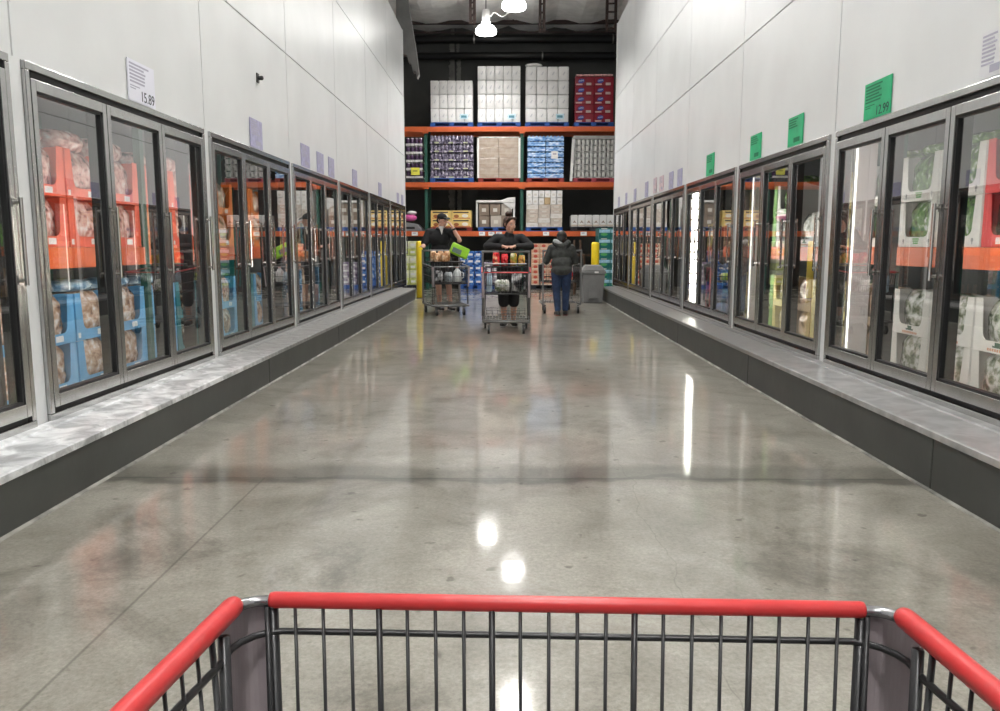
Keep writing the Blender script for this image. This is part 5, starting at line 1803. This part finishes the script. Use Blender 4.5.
# ---- man in a cap, hand to his face, behind his cart
def man():
    root_loc = Vector((-1.245, 15.0, 0))
    b = MB()
    hip = {-1: V(-0.095, 0.03, 0.92), 1: V(0.095, 0.0, 0.92)}
    knee = {-1: V(-0.055, -0.01, 0.50), 1: V(0.135, -0.03, 0.50)}
    ank = {-1: V(-0.04, 0.04, 0.085), 1: V(0.165, 0.01, 0.085)}
    pel, waist, chest, nbase = V(0, 0.02, 0.97), V(-0.01, 0.0, 1.12), V(-0.02, -0.03, 1.34), V(0.0, -0.05, 1.50)
    sh = {-1: V(-0.215, -0.02, 1.445), 1: V(0.185, -0.06, 1.450)}
    elb = {-1: V(-0.315, -0.10, 1.20), 1: V(0.355, -0.22, 1.300)}
    wri = {-1: V(-0.300, -0.33, 1.20), 1: V(0.235, -0.215, 1.535)}
    hc = V(0.035, -0.10, 1.660)
    fwd = V(0.80, -0.58, -0.12)
    b.ball(pel, (0.165, 0.125, 0.13), 16)
    b.ball(waist, (0.165, 0.13, 0.14), 16)
    b.ball(chest, (0.195, 0.13, 0.165), 16)
    b.capsule(nbase - V(0, 0, 0.05), hc + V(-0.01, 0.02, -0.07), 0.066, 0.062)
    for q in (-1, 1):
        b.capsule(chest + V(q * 0.07, 0, 0.08), sh[q], 0.08, 0.062)
        limb(b, [sh[q], elb[q], wri[q]], [0.060, 0.046, 0.030])
        limb(b, [hip[q], knee[q], ank[q]], [0.095, 0.060, 0.040])
        b.ball(lerp(knee[q], ank[q], 0.3) + V(0, 0.022, 0), (0.054, 0.062, 0.10), 12)
        foot(b, ank[q], V(0.35, -1, 0), 0.27, 0.038)
    hand(b, wri[-1], V(0.1, -0.9, -0.02), V(0, -0.02, 1), None, 0.35, 1.05, thumb=1)
    hand(b, wri[1], V(-0.55, 0.05, 0.80), V(0.75, -0.35, 0.45), None, 0.5, 1.05, thumb=1)
    P, rot = head(b, hc, fwd, V(0, 0, 1), 1.04)
    body = remeshed(b, 0.008, 'person', M_skin2)
    tag(body, 'man in a black cap and polo shirt, hand raised to his face', 'person')
    body.location = root_loc
    face_details(P, rot, body, 1.04, root_loc, M_hairb)
    h = MB()
    h.ball(P(0, -0.045, 0.0), (0.082, 0.072, 0.066), 14, rot=rot)
    for q in (-1, 1):
        h.capsule(P(q * 0.074, 0.0, 0.03), P(q * 0.075, 0.0, -0.018), 0.012, 0.008)
    remeshed(h, 0.008, 'hair', M_hairb, body, 3)
    c = MB()
    c.ball(P(0, -0.012, 0.058), (0.086, 0.104, 0.078), 18, rot=rot)
    cp = remeshed(c, 0.008, 'cap', M_blackcloth, body, 3)
    # peak
    poly = [(-0.072, 0.0)] + [(0.078 * math.cos(g), 0.085 * math.sin(g)) for g in [PI - PI * i / 10 for i in range(11)]] + [(0.072, 0.0)]
    MB().prism(poly, lambda u, v, k: tuple(P(u, 0.075 + v, 0.062 - v * 0.35 - 0.2 * u * u + 0.007 * k))).build('cap_peak', M_blackcloth, cp, smooth=False)
    t = MB()
    t.ball(pel + V(0, 0, 0.02), (0.178, 0.140, 0.13), 16)
    t.ball(waist, (0.185, 0.150, 0.17), 16)
    t.ball(chest, (0.212, 0.147, 0.175), 16)
    t.capsule(nbase - V(0, 0, 0.07), nbase + V(0, 0, -0.01), 0.10, 0.078)
    for q in (-1, 1):
        t.capsule(chest + V(q * 0.07, 0, 0.08), sh[q], 0.098, 0.080)
        limb(t, [sh[q], lerp(sh[q], elb[q], 0.78)], [0.082, 0.074])
    sh_ = remeshed(t, 0.010, 'polo_shirt', M_blackcloth, body, 5)
    col = MB()
    pts = []
    for i in range(13):
        g = -PI * 0.5 + 2 * PI * (i + 0.5) / 13
        pts.append(nbase + V(0.078 * math.cos(g), 0.075 * math.sin(g) - 0.005, 0.022 + 0.018 * math.sin(g)))
    col.tube(pts, 0.014, 8, close=True)
    col.build('collar', M_blackcloth, sh_, smooth=True)
    MB().prism([(-0.045, 0.05), (0.05, 0.05), (0.012, -0.10)], lambda u, v, k: tuple(nbase + V(u + 0.02, -0.128 - 0.004 * k + v * 0.12, v + 0.005))).build('undershirt', M_sole, sh_)
    k = MB()
    k.ball(pel, (0.178, 0.138, 0.13), 16)
    for q in (-1, 1):
        limb(k, [hip[q], knee[q] + V(0, 0.005, 0.06)], [0.115, 0.092])
    remeshed(k, 0.010, 'shorts', M_khaki, body, 5)
    for q in (-1, 1):
        f = MB()
        foot(f, V(ank[q].x, ank[q].y, 0.06), V(0.35, -1, 0), 0.29, 0.046)
        s1 = remeshed(f, 0.009, 'shoe', M_shoe, body, 3)
        a, d = V(ank[q].x, ank[q].y, 0), V(0.35, -1, 0).normalized()
        MB().prism([(-0.042, -0.09), (0.042, -0.09), (0.050, 0.09), (0.034, 0.225), (-0.034, 0.225), (-0.050, 0.09)],
                   lambda u, v, kk: tuple(a + d * v + V(-d.y, d.x, 0) * u + V(0, 0, 0.002 + 0.016 * kk))).build('sole', M_sole, s1)
    wt = MB().tube([lerp(wri[1], elb[1], 0.10), lerp(wri[1], elb[1], 0.22)], 0.036, 12)
    wt.build('wristwatch', M_shoe, body, smooth=True)
    return body
man()

# ---- person in a hooded jacket, seen from behind
def hooded():
    root_loc = Vector((0.925, 13.93, 0))
    b = MB()
    hip = {-1: V(-0.085, 0.0, 0.74), 1: V(0.085, 0.0, 0.74)}
    knee = {-1: V(-0.080, 0.03, 0.41), 1: V(0.085, 0.05, 0.41)}
    ank = {-1: V(-0.062, -0.05, 0.07), 1: V(0.075, 0.02, 0.07)}
    pel, waist, chest, nbase = V(0, 0.0, 0.78), V(0.0, 0.02, 0.90), V(0.0, 0.05, 1.06), V(0.0, 0.08, 1.20)
    sh = {-1: V(-0.165, 0.06, 1.155), 1: V(0.165, 0.06, 1.155)}
    elb = {-1: V(-0.255, 0.10, 0.94), 1: V(0.250, 0.10, 0.94)}
    wri = {-1: V(-0.225, 0.27, 1.075), 1: V(0.225, 0.27, 1.075)}
    hc = V(0.01, 0.115, 1.335)
    fwd = V(0.28, 0.94, -0.12)
    b.ball(pel, (0.150, 0.115, 0.12), 16)
    b.ball(waist, (0.140, 0.11, 0.12), 16)
    b.ball(chest, (0.155, 0.11, 0.14), 16)
    b.capsule(nbase - V(0, 0, 0.05), hc + V(0, -0.01, -0.06), 0.052, 0.048)
    for q in (-1, 1):
        b.capsule(chest + V(q * 0.06, 0, 0.06), sh[q], 0.065, 0.05)
        limb(b, [sh[q], elb[q], wri[q]], [0.048, 0.038, 0.025])
        hand(b, wri[q], V(0.0, 0.9, 0.1), V(0, -0.1, 1), None, 0.9, 0.9, thumb=-q)
        limb(b, [hip[q], knee[q], ank[q]], [0.085, 0.055, 0.036])
        foot(b, ank[q], V(q * 0.12, 1, 0), 0.22, 0.033)
    P, rot = head(b, hc, fwd, V(0, 0, 1), 0.97)
    body = remeshed(b, 0.008, 'person', M_skin2)
    tag(body, 'person in a charcoal hooded jacket and blue jeans, seen from behind', 'person')
    body.location = root_loc
    face_details(P, rot, body, 0.97, root_loc, M_hairb)
    h = MB()
    h.ball(P(0, -0.026, 0.040), (0.088, 0.100, 0.092), 18, rot=rot)
    h.ball(P(0, -0.060, -0.030), (0.080, 0.064, 0.085), 14, rot=rot)
    for q in (-1, 1):
        h.capsule(P(q * 0.076, 0.010, 0.05), P(q * 0.078, -0.01, -0.07), 0.018, 0.014)
    remeshed(h, 0.008, 'hair', M_hairb, body, 4)
    t = MB()
    t.ball(pel + V(0, 0, 0.0), (0.185, 0.150, 0.125), 16)
    t.ball(waist, (0.185, 0.145, 0.15), 16)
    t.ball(chest, (0.190, 0.140, 0.155), 16)
    t.capsule(nbase - V(0, 0, 0.06), nbase, 0.095, 0.075)
    for q in (-1, 1):
        t.capsule(chest + V(q * 0.06, 0, 0.06), sh[q], 0.09, 0.075)
        limb(t, [sh[q], elb[q], lerp(elb[q], wri[q], 0.9)], [0.078, 0.064, 0.046])
    jk = remeshed(t, 0.010, 'hooded_jacket', M_greycloth, body, 5)
    hd = MB()
    for i in range(9):
        g = PI * (0.98 + 1.04 * i / 8)
        hd.ball(nbase + V(0.115 * math.cos(g), -0.035 + 0.085 * math.sin(g), 0.055 - 0.055 * (abs(math.sin(g)) ** 2)), 0.052, 10)
    hd.ball(nbase + V(0, -0.12, -0.055), (0.10, 0.035, 0.07), 12)
    remeshed(hd, 0.009, 'hood', M_greycloth, jk, 5)
    hl = MB()
    pts = []
    for i in range(8):
        g = PI * (0.98 + 0.55 * i / 7)
        pts.append(nbase + V(0.118 * math.cos(g), -0.035 + 0.088 * math.sin(g), 0.088 - 0.050 * (abs(math.sin(g)) ** 2)))
    hl.tube(pts, [0.022, 0.036, 0.042, 0.044, 0.042, 0.036, 0.028, 0.016], 10)
    hl.build('hood_lining', M_greylight, jk, smooth=True)
    wb = MB().tube([pel + V(0, 0, -0.10), pel + V(0, 0, -0.05)], 0.10, 12)
    k = MB()
    k.ball(pel + V(0, 0, -0.03), (0.162, 0.128, 0.11), 16)
    for q in (-1, 1):
        limb(k, [hip[q], knee[q], V(ank[q].x, ank[q].y, 0.11)], [0.098, 0.070, 0.056])
    remeshed(k, 0.009, 'jeans', M_jeans, body, 4)
    for q in (-1, 1):
        f = MB()
        foot(f, V(ank[q].x, ank[q].y, 0.06), V(q * 0.12, 1, 0), 0.24, 0.042)
        s1 = remeshed(f, 0.009, 'shoe', M_shoe, body, 3)
        a, d = V(ank[q].x, ank[q].y, 0), V(q * 0.12, 1, 0).normalized()
        MB().prism([(-0.038, -0.08), (0.038, -0.08), (0.044, 0.08), (0.030, 0.19), (-0.030, 0.19), (-0.044, 0.08)],
                   lambda u, v, kk: tuple(a + d * v + V(-d.y, d.x, 0) * u + V(0, 0, 0.002 + 0.014 * kk))).build('sole', mat('maroon_sole', (0.12, 0.03, 0.03), 0.6), s1)
    return body
hooded()

# ------------------------------------------------------------------ what lies in the carts
ZBF = 0.576
def in_cart(cart, x, y, z):
    a = cart.rotation_euler.z
    c, s_ = math.cos(a), math.sin(a)
    return (cart.location.x + c * x - s_ * y, cart.location.y + s_ * x + c * y, z)

def bag_thing(cart, x, y, z, m, label, w=0.26, d=0.18, h=0.22, seed=0, cat='bag', group=None, rz=0.0):
    o = bpy.data.objects.new('grocery_bag', bag_mesh(1, m, 'grocery_bag', w, d, h, seed))
    C.objects.link(o)
    o.location = in_cart(cart, x, y, z)
    o.rotation_euler = (0, 0, cart.rotation_euler.z + PI / 2 + rz)
    return tag(o, label, cat, group)

# woman's cart: red snack bags on the child seat, water bottles, white packs in the basket
B_red = print_mat('red_snack_bag', [(0.18, 0.01, 0.01), (0.60, 0.02, 0.03), (0.72, 0.05, 0.05), (0.80, 0.50, 0.30)], (8, 8, 8), 0.18, 0.5)
B_multi = print_mat('multicolour_bag', [(0.12, 0.02, 0.02), (0.55, 0.28, 0.06), (0.25, 0.30, 0.05), (0.70, 0.60, 0.45)], (8, 8, 8), 0.18, 0.5)
B_bw = print_mat('black_white_bag', [(0.01, 0.01, 0.012), (0.03, 0.03, 0.035), (0.45, 0.45, 0.46), (0.85, 0.85, 0.85)], (8, 8, 8), 0.18, 0.5)
st = thing('seat_flap', 'dark folded child-seat shelf inside the cart of the woman in black', 'seat', in_cart(cartW, 0, -0.24, 0.895))
st.rotation_euler = (0, 0, cartW.rotation_euler.z)
st.name = 'child_seat'
MB().box(-0.295, 0.295, -0.12, 0.10, 0, 0.02).build('shelf', M_cart, st, bevel=0.004)
for q in (-1, 1):
    MB().tube([(q * 0.285, 0.09, -0.001), (q * 0.285, 0.09, -0.29)], 0.006, 8).build('strut', M_cart, st)
MB().tube([(-0.295, 0.115, 0.05), (0.295, 0.115, 0.05)], 0.010, 10).build('front_bar', M_tray, st)
for i, (x, m, nm, h) in enumerate([(0.14, B_red, 'shiny red snack bag, first on the shelf of the woman in black', 0.19), (0.02, B_red, 'shiny red snack bag, middle of the shelf of the woman in black', 0.17),
                         (-0.11, B_multi, 'red and mustard snack bag on the shelf of the woman in black', 0.18), (-0.225, B_multi, 'small mottled snack bag at the shelf end, cart of the woman in black', 0.15)]):
    bag_thing(cartW, x, -0.25, 0.917, m, nm, 0.105, 0.13, h, i)
M_water = mat('water_bottle', (0.42, 0.55, 0.66), 0.12, 0, 0.15, 12)
M_cap = mat('white_cap', (0.8, 0.8, 0.8), 0.4)
for i, (x, y) in enumerate([(0.232, 0.20), (0.232, 0.05), (0.232, 0.31)]):
    t = thing('water_bottle', f'clear blue water bottle, {ORD[i]} of three standing in the cart of the woman in black', 'bottle', in_cart(cartW, x, y, ZBF), 0, 'water bottles in the cart')
    MB().lathe([(0.036, 0), (0.040, 0.01), (0.040, 0.19), (0.034, 0.225), (0.016, 0.265), (0.015, 0.285)], n=14).build('body', M_water, t, smooth=True)
    MB().lathe([(0.018, 0.2855), (0.018, 0.31)], n=12).build('cap', M_cap, t)
bag_thing(cartW, 0.055, 0.15, ZBF, B_caul, 'crumpled white pack lying in the cart of the woman in black', 0.22, 0.24, 0.16, 5)
bag_thing(cartW, -0.15, 0.16, ZBF, B_bw, 'black and white pack in the cart of the woman in black', 0.16, 0.20, 0.24, 6)
bag_thing(cartW, -0.256, 0.10, ZBF, B_bw, 'narrow dark pack at the cart side of the woman in black', 0.045, 0.20, 0.22, 7)

# man's cart: brown produce packs and a lime bag on top, milk jugs and packs below
st2 = thing('child_seat', 'wide dark shelf carrying brown packs in the cart of the man', 'seat', in_cart(cartM, 0, -0.14, 0.905))
st2.rotation_euler = (0, 0, cartM.rotation_euler.z)
MB().box(-0.29, 0.29, -0.22, 0.26, 0, 0.022).build('shelf', M_cart, st2, bevel=0.004)
for q in (-1, 1):
    MB().tube([(q * 0.265, 0.24, -0.001), (q * 0.265, 0.24, -0.30)], 0.006, 8).build('strut', M_cart, st2)
B_bun = print_mat('bun_pack', [(0.16, 0.06, 0.03), (0.42, 0.20, 0.09), (0.62, 0.38, 0.20), (0.75, 0.62, 0.48)], (9, 9, 9), 0.22, 0.5)
for i, (x, y) in enumerate([(0.225, -0.02), (0.10, 0.02), (-0.02, 0.0), (0.20, 0.185), (0.06, 0.195)]):
    bag_thing(cartM, x, y, 0.928, B_bun, f'brown bun pack, {ORD[i]} of five on the shelf of the cart of the man', 0.112, 0.14, 0.15 + 0.03 * (i < 3), i, group='bun packs on the cart shelf')
M_lime = mat('lime_bag', (0.30, 0.62, 0.03), 0.4, 0, 0.12, 6, 0.3)
lb = thing('lime_bag', 'bright lime green bag with a dark print tilted on the cart of the man', 'bag', in_cart(cartM, -0.215, -0.02, 1.02))
lb.rotation_euler = (R(-6), R(24), cartM.rotation_euler.z + PI)
MB().box(-0.17, 0.17, -0.045, 0.045, 0.0, 0.20).build('body', M_lime, lb, bevel=0.03, seg=3, smooth=True)
MB().box(-0.14, 0.03, -0.047, -0.0455, 0.03, 0.115).build('dark_print', mat('grey_green_print', (0.10, 0.16, 0.14), 0.4), lb)
B_gry = print_mat('grey_pack', [(0.05, 0.06, 0.07), (0.25, 0.28, 0.30), (0.45, 0.48, 0.5), (0.8, 0.8, 0.8)], (8, 8, 8), 0.2, 0.5)
bag_thing(cartM, 0.17, 0.15, ZBF, B_bw, 'black and white pack in the basket of the cart of the man', 0.16, 0.18, 0.20, 2)
bag_thing(cartM, 0.0, 0.20, ZBF, B_gry, 'grey pack in the basket between the dark pack and the white jug', 0.14, 0.18, 0.17, 3)
jg = thing('milk_jug', 'white plastic milk jug with a red cap in the cart of the man', 'jug', in_cart(cartM, -0.16, 0.20, ZBF))
MB().lathe([(0.06, 0), (0.075, 0.012), (0.075, 0.14), (0.06, 0.185), (0.026, 0.225), (0.024, 0.245)], n=16).build('body', mat('milky_plastic', (0.72, 0.74, 0.74), 0.3), jg, smooth=True)
MB().lathe([(0.028, 0.2455), (0.028, 0.268)], n=14).build('cap', mat('red_cap', (0.6, 0.03, 0.03), 0.4), jg)
MB().tube([(0.075, 0, 0.06), (0.11, 0, 0.08), (0.11, 0, 0.15), (0.066, 0, 0.172)], 0.011, 8).build('handle', mat('milky_plastic', (0.72, 0.74, 0.74), 0.3), jg, smooth=True)
# hooded person's cart
bag_thing(cartH, -0.02, 0.1, ZBF, print_mat('lime_pack', [(0.10, 0.2, 0.02), (0.45, 0.6, 0.08), (0.7, 0.75, 0.4), (0.85, 0.85, 0.8)], (8, 8, 8), 0.2, 0.4), 'lime and white pack in the cart beyond the hooded person', 0.20, 0.2, 0.13, 4)
bag_thing(cartH, 0.2, 0.12, ZBF, B_red, 'red pack in the cart beyond the hooded person', 0.15, 0.2, 0.16, 8)
